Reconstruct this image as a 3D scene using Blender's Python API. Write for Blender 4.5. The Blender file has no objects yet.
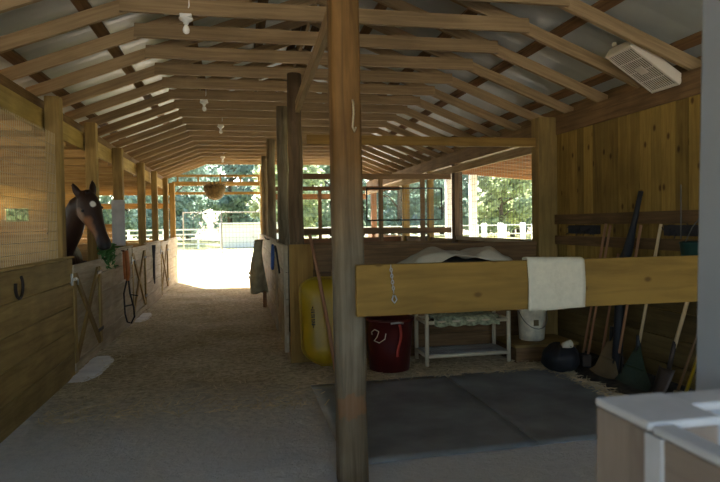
import bpy, bmesh, math, random
from mathutils import Vector, Matrix, noise
random.seed(7)
SC = bpy.context.scene
COL = SC.collection
PI = math.pi

# ------------------------------------------------------------------ camera, sky, sun, exposure
FPX, EYE = 600.0, 1.65
YAW, PITCH, ROLL = math.atan(120/600.0), math.atan(16.7/600.0), 0.0145
_F = Vector((math.sin(YAW)*math.cos(PITCH), math.cos(YAW)*math.cos(PITCH), -math.sin(PITCH)))
_R0 = Vector((math.cos(YAW), -math.sin(YAW), 0)); _U0 = _R0.cross(_F)
_R = _R0*math.cos(ROLL) - _U0*math.sin(ROLL); _U = _U0*math.cos(ROLL) + _R0*math.sin(ROLL)
cd = bpy.data.cameras.new('camera'); cam = bpy.data.objects.new('camera', cd); COL.objects.link(cam)
cd.sensor_width = 36.0; cd.lens = 36.0*FPX/720.0; cd.clip_start = 0.05; cd.clip_end = 500
cd.dof.use_dof = True; cd.dof.focus_distance = 7.0; cd.dof.aperture_fstop = 3.6
M = Matrix((( _R.x, _U.x, -_F.x, 0), (_R.y, _U.y, -_F.y, 0), (_R.z, _U.z, -_F.z, EYE), (0, 0, 0, 1)))
cam.matrix_world = M
SC.camera = cam

w = bpy.data.worlds.new('world'); SC.world = w; w.use_nodes = True
nt = w.node_tree; bg = nt.nodes['Background']
sky = nt.nodes.new('ShaderNodeTexSky'); sky.sky_type = 'NISHITA'; sky.sun_disc = False
sky.sun_elevation = math.radians(52); sky.sun_rotation = math.radians(-20); sky.dust_density = 2.0; sky.air_density = 1.0
nt.links.new(sky.outputs[0], bg.inputs[0]); bg.inputs[1].default_value = 0.33
sd = bpy.data.lights.new('sun', 'SUN'); sun = bpy.data.objects.new('sun', sd); COL.objects.link(sun)
sd.energy = 15.0; sd.angle = math.radians(0.6); sd.color = (1.0, 0.94, 0.84)
_sdir = Vector((-0.30, 0.72, 0.88))       # towards the sun
sun.rotation_euler = _sdir.to_track_quat('Z', 'Y').to_euler(); sun.location = (-20, 10, 30)
vs = SC.view_settings
vs.view_transform = 'Standard'; vs.look = 'None'; vs.gamma = 1.0; vs.use_curve_mapping = False
vs.exposure = 1.45
SC.cycles.max_bounces = 10; SC.cycles.diffuse_bounces = 6; SC.cycles.glossy_bounces = 3
SC.cycles.transparent_max_bounces = 8; SC.cycles.sample_clamp_indirect = 6.0
SC.cycles.caustics_reflective = False; SC.cycles.caustics_refractive = False

# ------------------------------------------------------------------ materials
def new_mat(name):
    m = bpy.data.materials.new(name); m.use_nodes = True
    n = m.node_tree.nodes; b = n['Principled BSDF']
    return m, n, m.node_tree.links, b
def plain(name, col, rough=0.6, metal=0.0, var=0.12, scale=6.0, bump=0.0, spec=0.4):
    m, n, l, b = new_mat(name)
    b.inputs['Roughness'].default_value = rough; b.inputs['Metallic'].default_value = metal
    b.inputs['Specular IOR Level'].default_value = spec
    tc = n.new('ShaderNodeTexCoord'); nz = n.new('ShaderNodeTexNoise'); nz.inputs['Scale'].default_value = scale; nz.inputs['Detail'].default_value = 5
    l.new(tc.outputs['Object'], nz.inputs['Vector'])
    rp = n.new('ShaderNodeValToRGB'); rp.color_ramp.elements[0].position = 0.3; rp.color_ramp.elements[1].position = 0.7
    rp.color_ramp.elements[0].color = (*[c*(1-var) for c in col], 1); rp.color_ramp.elements[1].color = (*[min(1, c*(1+var)) for c in col], 1)
    l.new(nz.outputs['Fac'], rp.inputs[0]); l.new(rp.outputs[0], b.inputs['Base Color'])
    if bump:
        bp = n.new('ShaderNodeBump'); bp.inputs['Strength'].default_value = bump; bp.inputs['Distance'].default_value = 0.01
        l.new(nz.outputs['Fac'], bp.inputs['Height']); l.new(bp.outputs[0], b.inputs['Normal'])
    return m
def wood(name, c1, c2, cd_=None, kscale=.95, isl=0.22, rough=0.75, stain=0.35, knots=0.0, grain=16.0, spec=0.25):
    """UV wood: u runs along the board in metres, v across it"""
    m, n, l, b = new_mat(name)
    b.inputs['Roughness'].default_value = rough; b.inputs['Specular IOR Level'].default_value = spec
    cd_ = cd_ or tuple(c*0.3 for c in c1)
    uv = n.new('ShaderNodeUVMap'); geo = n.new('ShaderNodeNewGeometry'); oi = n.new('ShaderNodeObjectInfo')
    ad = n.new('ShaderNodeMath'); ad.operation = 'ADD'; l.new(geo.outputs['Random Per Island'], ad.inputs[0]); l.new(oi.outputs['Random'], ad.inputs[1])
    mu = n.new('ShaderNodeMath'); mu.operation = 'MULTIPLY'; mu.inputs[1].default_value = 37.0; l.new(ad.outputs[0], mu.inputs[0])
    cx = n.new('ShaderNodeCombineXYZ'); l.new(mu.outputs[0], cx.inputs[0]); l.new(mu.outputs[0], cx.inputs[2])
    va = n.new('ShaderNodeVectorMath'); va.operation = 'ADD'; l.new(uv.outputs[0], va.inputs[0]); l.new(cx.outputs[0], va.inputs[1])
    mp = n.new('ShaderNodeMapping'); mp.inputs['Scale'].default_value = (0.9, grain, 1); l.new(va.outputs[0], mp.inputs['Vector'])
    nz = n.new('ShaderNodeTexNoise'); nz.inputs['Scale'].default_value = 1.6; nz.inputs['Detail'].default_value = 7; nz.inputs['Roughness'].default_value = 0.62; nz.inputs['Distortion'].default_value = 0.6
    l.new(mp.outputs[0], nz.inputs['Vector'])
    rp = n.new('ShaderNodeValToRGB'); e = rp.color_ramp.elements
    e[0].position = 0.32; e[0].color = (*c2, 1); e[1].position = 0.62; e[1].color = (*c1, 1)
    l.new(nz.outputs['Fac'], rp.inputs[0])
    # stains, low frequency
    n2 = n.new('ShaderNodeTexNoise'); n2.inputs['Scale'].default_value = 2.2; n2.inputs['Detail'].default_value = 4; l.new(va.outputs[0], n2.inputs['Vector'])
    r2 = n.new('ShaderNodeValToRGB'); r2.color_ramp.elements[0].position = 0.38; r2.color_ramp.elements[1].position = 0.66
    r2.color_ramp.elements[0].color = (0, 0, 0, 1); r2.color_ramp.elements[1].color = (stain,)*3 + (1,)
    l.new(n2.outputs['Fac'], r2.inputs[0])
    mx = n.new('ShaderNodeMixRGB'); mx.blend_type = 'MIX'; mx.inputs[2].default_value = (*cd_, 1)
    l.new(r2.outputs[0], mx.inputs[0]); l.new(rp.outputs[0], mx.inputs[1])
    out = mx.outputs[0]
    if knots:
        mk = n.new('ShaderNodeMapping'); mk.inputs['Scale'].default_value = (1.4, 2.2, 1); l.new(va.outputs[0], mk.inputs['Vector'])
        vo = n.new('ShaderNodeTexVoronoi'); vo.voronoi_dimensions = '2D'; vo.inputs['Scale'].default_value = kscale; l.new(mk.outputs[0], vo.inputs['Vector'])
        r3 = n.new('ShaderNodeValToRGB'); r3.color_ramp.elements[0].position = 0.03; r3.color_ramp.elements[1].position = 0.075
        r3.color_ramp.elements[0].color = (knots,)*3 + (1,); r3.color_ramp.elements[1].color = (0, 0, 0, 1)
        l.new(vo.outputs['Distance'], r3.inputs[0])
        m3 = n.new('ShaderNodeMixRGB'); m3.inputs[2].default_value = (c2[0]*0.35, c2[1]*0.25, c2[2]*0.2, 1)
        l.new(r3.outputs[0], m3.inputs[0]); l.new(out, m3.inputs[1]); out = m3.outputs[0]
    # board to board brightness
    mr = n.new('ShaderNodeMapRange'); mr.inputs['To Min'].default_value = 1-isl; mr.inputs['To Max'].default_value = 1+isl
    fr = n.new('ShaderNodeMath'); fr.operation = 'FRACT'; l.new(ad.outputs[0], fr.inputs[0]); l.new(fr.outputs[0], mr.inputs['Value'])
    m4 = n.new('ShaderNodeVectorMath'); m4.operation = 'SCALE'; l.new(out, m4.inputs[0]); l.new(mr.outputs[0], m4.inputs['Scale'])
    l.new(m4.outputs[0], b.inputs['Base Color'])
    bp = n.new('ShaderNodeBump'); bp.inputs['Strength'].default_value = 0.35; bp.inputs['Distance'].default_value = 0.004
    l.new(nz.outputs['Fac'], bp.inputs['Height']); l.new(bp.outputs[0], b.inputs['Normal'])
    return m

MT = {}
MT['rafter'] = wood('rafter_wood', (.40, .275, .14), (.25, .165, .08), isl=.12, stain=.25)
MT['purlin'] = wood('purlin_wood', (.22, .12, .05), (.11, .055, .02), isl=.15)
MT['post'] = wood('post_wood', (.37, .24, .075), (.21, .13, .04), isl=.15, grain=10)
MT['pole'] = wood('grey_pole_wood', (.235, .19, .12), (.10, .078, .045), cd_=(.10, .065, .03), isl=.08, stain=.55, grain=14)
MT['darkpole'] = wood('dark_pole_wood', (.16, .10, .05), (.07, .042, .02), isl=.1, stain=.5, grain=12)
MT['stall'] = wood('stall_board_wood', (.43, .295, .10), (.26, .165, .05), isl=.16, stain=.4, grain=9)
MT['weather'] = wood('weathered_board_wood', (.55, .45, .30), (.36, .27, .16), isl=.12, stain=.35, grain=9)
MT['pine'] = wood('pine_wall_wood', (.33, .21, .05), (.20, .12, .025), kscale=1.25, isl=.32, stain=.4, knots=.9, grain=11)
MT['pinebar'] = wood('pine_barrier_wood', (.30, .17, .032), (.20, .11, .02), kscale=1.5, isl=.05, stain=.2, knots=.7, grain=8)
MT['orange'] = wood('orange_board_wood', (.33, .19, .045), (.22, .115, .022), isl=.08)
MT['dark'] = wood('dark_stained_wood', (.20, .115, .05), (.10, .055, .022), isl=.25, stain=.5)
MT['red'] = wood('reddish_porch_wood', (.24, .12, .055), (.16, .075, .032), isl=.15)
MT['slat'] = wood('ceiling_slat_wood', (.50, .32, .12), (.30, .17, .055), isl=.2, stain=.3)
MT['handle'] = wood('pale_handle_wood', (.62, .46, .25), (.46, .31, .15), isl=.08, stain=.15)
MT['redhandle'] = wood('reddish_handle_wood', (.40, .20, .10), (.26, .12, .06), isl=.08, stain=.2)
MT['blurcap'] = wood('weathered_grey_wood', (.25, .20, .15), (.16, .12, .09), isl=.06, stain=.2, grain=9)
MT['capwhite'] = plain('weathered_white_cap', (.42, .42, .41), .7, var=.12, scale=9)
MT['greypaint'] = plain('grey_paint', (.24, .255, .27), .5, var=.05)
MT['metal_roof'] = plain('galvanised_roof', (.37, .39, .36), .4, .15, var=.10, scale=1.5)
MT['rust'] = plain('dark_iron', (.055, .04, .03), .6, .5, var=.3)
MT['wire'] = plain('galvanised_wire', (.16, .15, .13), .5, .5)
MT['wirepale'] = plain('tan_wire', (.42, .34, .2), .6, .2)
MT['pipe'] = plain('grey_gate_pipe', (.40, .40, .38), .45, .5)
MT['white'] = plain('white_painted', (.60, .52, .36), .5, var=.06)
MT['whitewood'] = plain('white_painted_boards', (.85, .85, .82), .6, var=.05)
MT['ceramic'] = plain('white_ceramic', (.82, .80, .74), .3, var=.03)
MT['bulb'] = plain('frosted_bulb_glass', (.85, .83, .76), .25, var=.02)
MT['fan'] = plain('beige_fan_plastic', (.66, .58, .46), .5, var=.05)
MT['fandark'] = plain('dark_fan_inside', (.13, .105, .07), .6)
MT['yellow'] = plain('yellow_plastic', (.33, .21, .009), .45, var=.14, scale=4)
MT['black'] = plain('black_rubber', (.02, .02, .02), .6)
MT['redbin'] = plain('dark_red_plastic', (.065, .007, .006), .4, var=.2, scale=5)
MT['redstrap'] = plain('red_strap', (.40, .05, .03), .6)
MT['bucket'] = plain('dirty_white_plastic', (.68, .62, .46), .5, var=.3, scale=9)
MT['cloth'] = plain('off_white_cloth', (.50, .44, .32), .9, var=.07, scale=14, bump=.3)
MT['towel'] = plain('pale_towel', (.58, .51, .36), .95, var=.06, scale=30, bump=.5)
MT['clothdark'] = plain('dark_cloth', (.03, .028, .03), .9)
MT['lace'] = plain('speckled_green_cloth', (.30, .32, .20), .9, var=.6, scale=26)
MT['coat'] = plain('olive_cloth', (.40, .36, .23), .9, var=.35, scale=6, bump=.3)
MT['coattrim'] = plain('tan_trim', (.45, .34, .12), .8)
MT['blue'] = plain('blue_webbing', (.05, .12, .38), .7)
MT['leather'] = plain('orange_brown_leather', (.50, .17, .05), .5, var=.2)
MT['rope'] = plain('black_rope', (.02, .018, .016), .8)
MT['whiterope'] = plain('pale_rope', (.50, .44, .32), .8)
MT['greens'] = plain('fresh_green_leaves', (.06, .16, .035), .6, var=.4, scale=30)
MT['greenplastic'] = plain('dark_green_plastic', (.010, .040, .028), .6)
MT['bag'] = plain('black_bag_plastic', (.012, .012, .013), .7)
MT['rake'] = plain('dark_green_tines', (.035, .055, .03), .6)
MT['brownrake'] = plain('brown_bristles', (.17, .115, .05), .8)
MT['concrete'] = plain('pale_concrete', (.88, .85, .78), .9, var=.12, scale=6, bump=.3)
MT['basket'] = plain('brown_moss_basket', (.11, .075, .03), .95, var=.5, scale=22, bump=.6)
MT['straw'] = plain('straw', (.66, .55, .33), .9, var=.3)
MT['shed'] = plain('pale_shed_metal', (.52, .52, .47), .6, var=.05)
MT['bark'] = plain('tree_bark', (.10, .075, .05), .9, var=.3)
def leafmat(name, c, var):
    m, n, l, b = new_mat(name)
    geo = n.new('ShaderNodeNewGeometry'); rp = n.new('ShaderNodeValToRGB')
    rp.color_ramp.elements[0].color = (*[x*(1-var) for x in c], 1); rp.color_ramp.elements[1].color = (*[x*(1+var) for x in c], 1)
    l.new(geo.outputs['Random Per Island'], rp.inputs[0]); l.new(rp.outputs[0], b.inputs['Base Color'])
    b.inputs['Roughness'].default_value = .7
    tr = n.new('ShaderNodeBsdfTranslucent'); l.new(rp.outputs[0], tr.inputs[0])
    mx = n.new('ShaderNodeMixShader'); mx.inputs[0].default_value = .6
    l.new(b.outputs[0], mx.inputs[1]); l.new(tr.outputs[0], mx.inputs[2]); l.new(mx.outputs[0], n['Material Output'].inputs[0])
    return m
MT['leafa'] = leafmat('leaves_blue_green', (.23, .32, .26), .3)  # leaf colours paled and greyed, the yard haze is put into them
MT['leafb'] = leafmat('leaves_mid_green', (.28, .36, .26), .3)
MT['leafc'] = leafmat('leaves_yellow_green', (.36, .42, .23), .3)

def floor_mat():
    m, n, l, b = new_mat('dirt_floor'); b.inputs['Roughness'].default_value = .95; b.inputs['Specular IOR Level'].default_value = .15
    tc = n.new('ShaderNodeTexCoord')
    def nz(s, d=6, r=.6):
        x = n.new('ShaderNodeTexNoise'); x.inputs['Scale'].default_value = s; x.inputs['Detail'].default_value = d; x.inputs['Roughness'].default_value = r
        l.new(tc.outputs['Object'], x.inputs['Vector']); return x
    a = nz(.9); c = nz(14, 8, .7); f = nz(70, 4)
    r1 = n.new('ShaderNodeValToRGB'); e = r1.color_ramp.elements
    e[0].position = .35; e[0].color = (.50, .41, .23, 1); e[1].position = .65; e[1].color = (.76, .67, .47, 1)
    l.new(a.outputs['Fac'], r1.inputs[0])
    r2 = n.new('ShaderNodeValToRGB'); e = r2.color_ramp.elements
    e[0].position = .36; e[0].color = (.42, .38, .29, 1); e[1].position = .60; e[1].color = (1.1, 1.06, 1.0, 1)
    l.new(c.outputs['Fac'], r2.inputs[0])
    mx = n.new('ShaderNodeMixRGB'); mx.blend_type = 'MULTIPLY'; mx.inputs[0].default_value = .8
    l.new(r1.outputs[0], mx.inputs[1]); l.new(r2.outputs[0], mx.inputs[2])
    # smooth concrete strip at the barn mouth (a real change of ground)
    sp = n.new('ShaderNodeSeparateXYZ'); l.new(tc.outputs['Object'], sp.inputs[0])
    wob = n.new('ShaderNodeMath'); wob.operation = 'MULTIPLY_ADD'; wob.inputs[1].default_value = 1.8; l.new(a.outputs['Fac'], wob.inputs[0]); l.new(sp.outputs['Y'], wob.inputs[2])
    mr = n.new('ShaderNodeMapRange'); mr.inputs['From Min'].default_value = 5.2; mr.inputs['From Max'].default_value = 7.4; mr.inputs['To Min'].default_value = 1; mr.inputs['To Max'].default_value = 0
    l.new(wob.outputs[0], mr.inputs['Value'])
    gr = n.new('ShaderNodeValToRGB'); e = gr.color_ramp.elements; e[0].color = (.54, .54, .51, 1); e[1].color = (.72, .72, .68, 1); l.new(c.outputs['Fac'], gr.inputs[0])
    m2 = n.new('ShaderNodeMixRGB'); l.new(mr.outputs[0], m2.inputs[0]); l.new(mx.outputs[0], m2.inputs[1]); l.new(gr.outputs[0], m2.inputs[2])
    l.new(m2.outputs[0], b.inputs['Base Color'])
    bp = n.new('ShaderNodeBump'); bp.inputs['Strength'].default_value = .9; bp.inputs['Distance'].default_value = .035
    l.new(c.outputs['Fac'], bp.inputs['Height']); l.new(bp.outputs[0], b.inputs['Normal'])
    return m
MT['floor'] = floor_mat()
MT['sand'] = plain('pale_sand', (.80, .74, .62), .95, var=.08, scale=.6)
MT['grass'] = plain('dry_grass', (.42, .40, .16), .95, var=.3, scale=.5)
MT['mat'] = plain('grey_rubber_mat', (.20, .215, .21), .42, var=.4, scale=2.2, bump=.2)
MT['dirtpile'] = plain('dark_litter', (.035, .028, .018), .95, var=.6, scale=18, bump=.8)

# ------------------------------------------------------------------ mesh builder
class MB:
    def __init__(s): s.v = []; s.f = []; s.uv = []; s.sm = []
    def face(s, idx, uvs, smooth=False):
        s.f.append(idx); s.uv.append(uvs); s.sm.append(smooth)
    def obox(s, c, ax, ay, az):
        """box from centre and three half-axis vectors; u runs along the longest"""
        c, A = Vector(c), [Vector(ax), Vector(ay), Vector(az)]
        if A[0].cross(A[1]).dot(A[2]) < 0: A[1] = -A[1]
        L = [a.length for a in A]; o = len(s.v)
        for i in (-1, 1):
            for j in (-1, 1):
                for k in (-1, 1): s.v.append(c + A[0]*i + A[1]*j + A[2]*k)
        long = L.index(max(L))
        def co(t):
            i, j, k = ((t >> 2) & 1)*2-1, ((t >> 1) & 1)*2-1, (t & 1)*2-1
            return (i*L[0], j*L[1], k*L[2])
        for fi, q in enumerate(((0, 1, 3, 2), (4, 6, 7, 5), (0, 4, 5, 1), (2, 3, 7, 6), (0, 2, 6, 4), (1, 5, 7, 3))):
            na = fi//2; inp = [a for a in range(3) if a != na]
            if long in inp: u = long; v = [a for a in inp if a != long][0]
            else: u, v = inp
            s.face(tuple(o+t for t in q), [(co(t)[u], co(t)[v] + fi*1.37) for t in q])
        return s
    def box(s, lo, hi):
        lo, hi = Vector(lo), Vector(hi); h = (hi-lo)/2
        return s.obox((lo+hi)/2, (h.x, 0, 0), (0, h.y, 0), (0, 0, h.z))
    def bar(s, p0, p1, wid, hei, up=(0, 0, 1)):
        p0, p1 = Vector(p0), Vector(p1); d = (p1-p0).normalized(); up = Vector(up)
        side = d.cross(up)
        if side.length < 1e-4: side = d.cross(Vector((1, 0, 0)))
        side.normalize(); u2 = side.cross(d)
        return s.obox((p0+p1)/2, d*((p1-p0).length/2), side*wid/2, u2*hei/2)
    def tube(s, pts, r, n=8, cap=True, closed=False):
        pts = [Vector(p) for p in pts]; k = len(pts)
        rr = r if isinstance(r, (list, tuple)) else [r]*k
        o = len(s.v); nrm = None; ln = 0.0; lens = []
        for i, p in enumerate(pts):
            a = pts[i-1] if (i > 0 or closed) else p; b = pts[(i+1) % k] if (i < k-1 or closed) else p
            d = (b-a).normalized()
            if nrm is None:
                nrm = d.orthogonal().normalized()
            else:
                nrm = (nrm - d*nrm.dot(d)).normalized()
            bn = d.cross(nrm)
            if i: ln += (p-pts[i-1]).length
            lens.append(ln)
            for j in range(n):
                t = 2*PI*j/n; s.v.append(p + (nrm*math.cos(t) + bn*math.sin(t))*rr[i])
        segs = k if closed else k-1
        for i in range(segs):
            i2 = (i+1) % k
            for j in range(n):
                j2 = (j+1) % n; cw = 2*PI*max(rr[i], .01)/n
                s.face((o+i*n+j, o+i*n+j2, o+i2*n+j2, o+i2*n+j), [(lens[i], j*cw), (lens[i], (j+1)*cw), (lens[i2], (j+1)*cw), (lens[i2], j*cw)], True)
        if cap and not closed:
            s.face(tuple(o+j for j in reversed(range(n))), [(math.cos(2*PI*j/n)*rr[0], math.sin(2*PI*j/n)*rr[0]) for j in range(n)])
            e = o+(k-1)*n
            s.face(tuple(e+j for j in range(n)), [(math.cos(2*PI*j/n)*rr[-1], math.sin(2*PI*j/n)*rr[-1]) for j in range(n)])
        return s
    def loft(s, secs, n=16, cap=True):
        """secs: (centre, a-axis, b-axis) ellipse rings"""
        o = len(s.v); k = len(secs)
        for c, a, b in secs:
            c, a, b = Vector(c), Vector(a), Vector(b)
            for j in range(n):
                t = 2*PI*j/n; s.v.append(c + a*math.cos(t) + b*math.sin(t))
        for i in range(k-1):
            for j in range(n):
                j2 = (j+1) % n
                s.face((o+i*n+j, o+i*n+j2, o+(i+1)*n+j2, o+(i+1)*n+j), [(i*.1, j*.05), (i*.1, j*.05+.05), (i*.1+.1, j*.05+.05), (i*.1+.1, j*.05)], True)
        if cap:
            s.face(tuple(o+j for j in reversed(range(n))), [(0, 0)]*n, True)
            e = o+(k-1)*n; s.face(tuple(e+j for j in range(n)), [(0, 0)]*n, True)
        return s
    def lathe(s, prof, c=(0, 0, 0), n=24, sx=1, sy=1):
        return s.loft([((c[0], c[1], c[2]+z), (r*sx, 0, 0), (0, r*sy, 0)) for r, z in prof], n, cap=True)
    def ball(s, c, r, n=12, sq=(1, 1, 1)):
        return s.loft([((c[0], c[1], c[2]+sq[2]*r*math.sin(t)), (sq[0]*r*math.cos(t), 0, 0), (0, sq[1]*r*math.cos(t), 0)) for t in [(-.49+.98*i/8)*PI for i in range(9)]], n)
    def grid(s, fn, nu, nv, smooth=True):
        o = len(s.v)
        for i in range(nu+1):
            for j in range(nv+1): s.v.append(Vector(fn(i/nu, j/nv)))
        for i in range(nu):
            for j in range(nv):
                q = (o+i*(nv+1)+j, o+(i+1)*(nv+1)+j, o+(i+1)*(nv+1)+j+1, o+i*(nv+1)+j+1)
                s.face(q, [(i/nu, j/nv), ((i+1)/nu, j/nv), ((i+1)/nu, (j+1)/nv), (i/nu, (j+1)/nv)], smooth)
        return s
    def build(s, name, mat, parent=None, bevel=0.0, solid=0.0, sub=0):
        off = wl(parent) if parent else Vector((0, 0, 0))
        me = bpy.data.meshes.new(name); me.from_pydata([tuple(p-off) for p in s.v], [], s.f); me.update()
        uvl = me.uv_layers.new(name='UVMap')
        flat = [c for fu in s.uv for uv in fu for c in uv]
        uvl.data.foreach_set('uv', flat)
        me.polygons.foreach_set('use_smooth', s.sm)
        me.materials.append(mat if not isinstance(mat, str) else MT[mat])
        o = bpy.data.objects.new(name, me); COL.objects.link(o)
        if parent: o.parent = parent
        if solid:
            d = o.modifiers.new('solid', 'SOLIDIFY'); d.thickness = solid; d.offset = 0
        if sub:
            d = o.modifiers.new('sub', 'SUBSURF'); d.levels = sub; d.render_levels = sub
        if bevel:
            d = o.modifiers.new('bevel', 'BEVEL'); d.width = bevel; d.segments = 2; d.limit_method = 'ANGLE'
        return o
def wl(o):
    v = Vector((0, 0, 0))
    while o: v += o.location; o = o.parent
    return v
def tag(o, label, cat, group=None, kind=None):
    o['label'] = label; o['category'] = cat
    if group: o['group'] = group
    if kind: o['kind'] = kind
    return o
def thing(name, loc, label, cat, group=None, kind=None):
    o = bpy.data.objects.new(name, None); o.empty_display_size = .1; COL.objects.link(o); o.location = loc
    return tag(o, label, cat, group, kind)
def struct(name, mb, mat, bevel=0.0):
    o = mb.build(name, mat, bevel=bevel); o['kind'] = 'structure'; return o
def dup(root, loc, label=None):
    r = root.copy(); COL.objects.link(r); r.location = loc
    if label: r['label'] = label
    for ch in list(root.children):
        c = ch.copy(); COL.objects.link(c); c.parent = r
        for g in list(ch.children):
            d = g.copy(); COL.objects.link(d); d.parent = c
    return r
ORD = ['first', 'second', 'third', 'fourth', 'fifth', 'sixth', 'seventh', 'eighth', 'ninth', 'tenth', 'eleventh', 'twelfth', 'thirteenth',
       'fourteenth', 'fifteenth', 'sixteenth', 'seventeenth', 'eighteenth', 'nineteenth', 'twentieth', 'twenty-first', 'twenty-second', 'twenty-third']

# ------------------------------------------------------------------ key measures
XL, XR, XS, YB, YE = -1.85, 4.0, 0.58, 7.15, 18.7      # left stall front, right wall, right stall front, bay back, far end
EL, ER, ZL, ZR, SL = -2.05, 4.0, 3.05, 3.00, 0.385     # eaves: rafter lower edge
XRG = (ZR - ZL + SL*(ER - EL*-1*-1) ) if False else 0.91
def zl(x): return ZL + SL*(x-EL)
def zr(x): return ZR + SL*(ER-x)

# ------------------------------------------------------------------ ground and floor
struct('ground', MB().box((-60, -14, -.3), (110, 90, -.03)), 'sand')
g = MB().box((-60, 38, -.3), (110, 90, -.012)).build('grass_field', 'grass'); tag(g, 'dry grass field beyond the pale sand yard', 'grass', kind='stuff')
g = MB().box((7.2, 4, -.3), (60, 37.5, -.014)).build('grass_strip', 'grass'); tag(g, 'strip of dry grass beside the right hand porch', 'grass', kind='stuff')
g = MB().box((-40, -4, -.3), (-6.6, 37.5, -.014)).build('grass_margin', 'grass'); tag(g, 'grass outside the left stalls', 'grass', kind='stuff')
def fl(u, v):
    x = -6.7 + u*(XR+6.7); y = -3.2 + v*(YE+.25+3.2)
    h = .0
    if x > XL+.05 and y > 4: h = .012*noise.noise((x*1.3, y*1.3, 0)) + .010*noise.noise((x*5, y*5, 3))
    return (x, y, h-.004)
struct('floor', MB().grid(fl, 130, 230), 'floor')

# rubber mats in the grooming bay
for i, (x0, x1, lab) in enumerate(((.68, 2.13, 'grey rubber floor mat beside the big centre post'), (2.14, 3.40, 'grey rubber floor mat on the rake side of the bay'))):
    mb = MB().grid(lambda u, v: (x0+u*(x1-x0), 3.98+.10*(x0+u*(x1-x0)-.7)/3 + v*2.1, .009+.005*noise.noise((u*3+i*5, v*3, 1))), 14, 18)
    tag(mb.build('rubber_mat', 'mat', solid=.006), lab, 'mat', 'rubber mats in the bay')

# ------------------------------------------------------------------ roof
def sheet():
    mb = MB()
    for a, b in ((-1, 0), (0, 1)):
        xs = (EL-.45, XRG) if a < 0 else (XRG, ER+.14)
        zf = zl if a < 0 else zr
        mb.grid(lambda u, v: (xs[0]+u*(xs[1]-xs[0]), -3.2+v*(YE+.35+3.2), zf(xs[0]+u*(xs[1]-xs[0])) + .178 + .004*(1 if int(v*252) % 3 == 0 else 0)), 2, 252, False)
    return mb
o = sheet().build('ceiling', 'metal_roof', solid=.004); o['kind'] = 'structure'  # roof sheet lengthened unseen behind the camera to cut the front skylight
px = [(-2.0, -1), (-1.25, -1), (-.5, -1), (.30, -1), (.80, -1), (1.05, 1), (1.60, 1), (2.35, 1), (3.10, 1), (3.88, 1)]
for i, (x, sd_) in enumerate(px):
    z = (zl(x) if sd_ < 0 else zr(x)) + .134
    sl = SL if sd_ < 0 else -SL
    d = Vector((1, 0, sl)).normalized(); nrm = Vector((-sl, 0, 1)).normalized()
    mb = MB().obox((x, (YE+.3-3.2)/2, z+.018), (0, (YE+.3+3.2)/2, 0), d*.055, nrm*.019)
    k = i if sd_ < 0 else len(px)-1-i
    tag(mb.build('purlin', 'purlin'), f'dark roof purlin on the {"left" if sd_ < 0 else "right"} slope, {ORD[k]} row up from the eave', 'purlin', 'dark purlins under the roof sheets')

FS = .713
def frame(y):
    t = thing('roof_frame', (0, y, 0), 'x', 'roof frame', 'timber roof frames along the barn')
    RH = .122
    for sgn in (-1, 1):
        x0, x1, zf = (EL-.1, XRG+.0, zl) if sgn < 0 else (ER+.12, XRG, zr)
        if sgn < 0: x0 = EL - .10
        up = Vector((0, 0, RH/2))
        MB().bar(Vector((x0, y, zf(x0)))+up, Vector((x1, y, zf(x1)))+up, .045, RH*.93).build('rafter', 'rafter', t)
    # collar tie lapped on the near face, ends cut to the slope
    zc, H, th = 3.48, .132, .042
    yl, yh = y-.0235-th, y-.0235
    xa0 = EL+(zc-ZL)/SL - .03; xb0 = ER-(zc-ZR)/SL + .03
    top = zc+H
    mb = MB(); o = len(mb.v)
    prof = [(xa0, zc), (xb0, zc), (xb0-.01, top), (xa0+.01, top)]
    for yy in (yl, yh):
        for x, z in prof: mb.v.append(Vector((x, yy, z)))
    L = lambda idx: [(mb.v[k].x, mb.v[k].z) for k in idx]
    for q in ((0, 1, 2, 3), (7, 6, 5, 4)): mb.face(q, L(q))
    for a in range(4):
        b = (a+1) % 4; q = (a, 4+a, 4+b, b)
        mb.face(q, [(mb.v[k].x, mb.v[k].y+3 + (mb.v[k].z if a in (1, 3) else 0)) for k in q])
    mb.build('collar_tie', 'rafter', t)
    return t
f0 = None
for k in range(20):
    y = 4.754 + FS*k
    lab = f'timber roof frame of two rafters and a collar tie, {ORD[k]} counting back from the camera'
    if f0 is None: f0 = frame(y); f0['label'] = lab
    else: dup(f0, (0, y, 0), lab)
# ridge board
tag(MB().box((XRG-.02, -3.2, zl(XRG)+.0), (XRG+.02, YE+.3, zl(XRG)+.19)).build('ridge_board', 'rafter'), 'long ridge board at the peak of the roof', 'board')

# eave plates
tag(MB().box((XL-.36, -3.2, 2.95), (XL-.22, YE, 3.045)).build('eave_plate', 'purlin'), 'timber plate carrying the left rafter ends', 'beam')  # dark purlin wood puts the shadow of the eave gap into the colour
tag(MB().box((XL-.205, -3.2, 2.695), (XL-.165, YE, 2.915)).build('plate_beam', 'stall'), 'long pale beam nailed along the left row of posts', 'beam')
tag(MB().box((XR-.02, -3.2, 2.755), (XR+.12, YE, 2.985)).build('wall_plate', 'dark'), 'heavy dark beam along the top of the right wall', 'beam')

struct('trim_1', MB().box((XR+.125, -3.2, 2.98), (XR+.138, YE+.3, 3.205)), 'dark')
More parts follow.
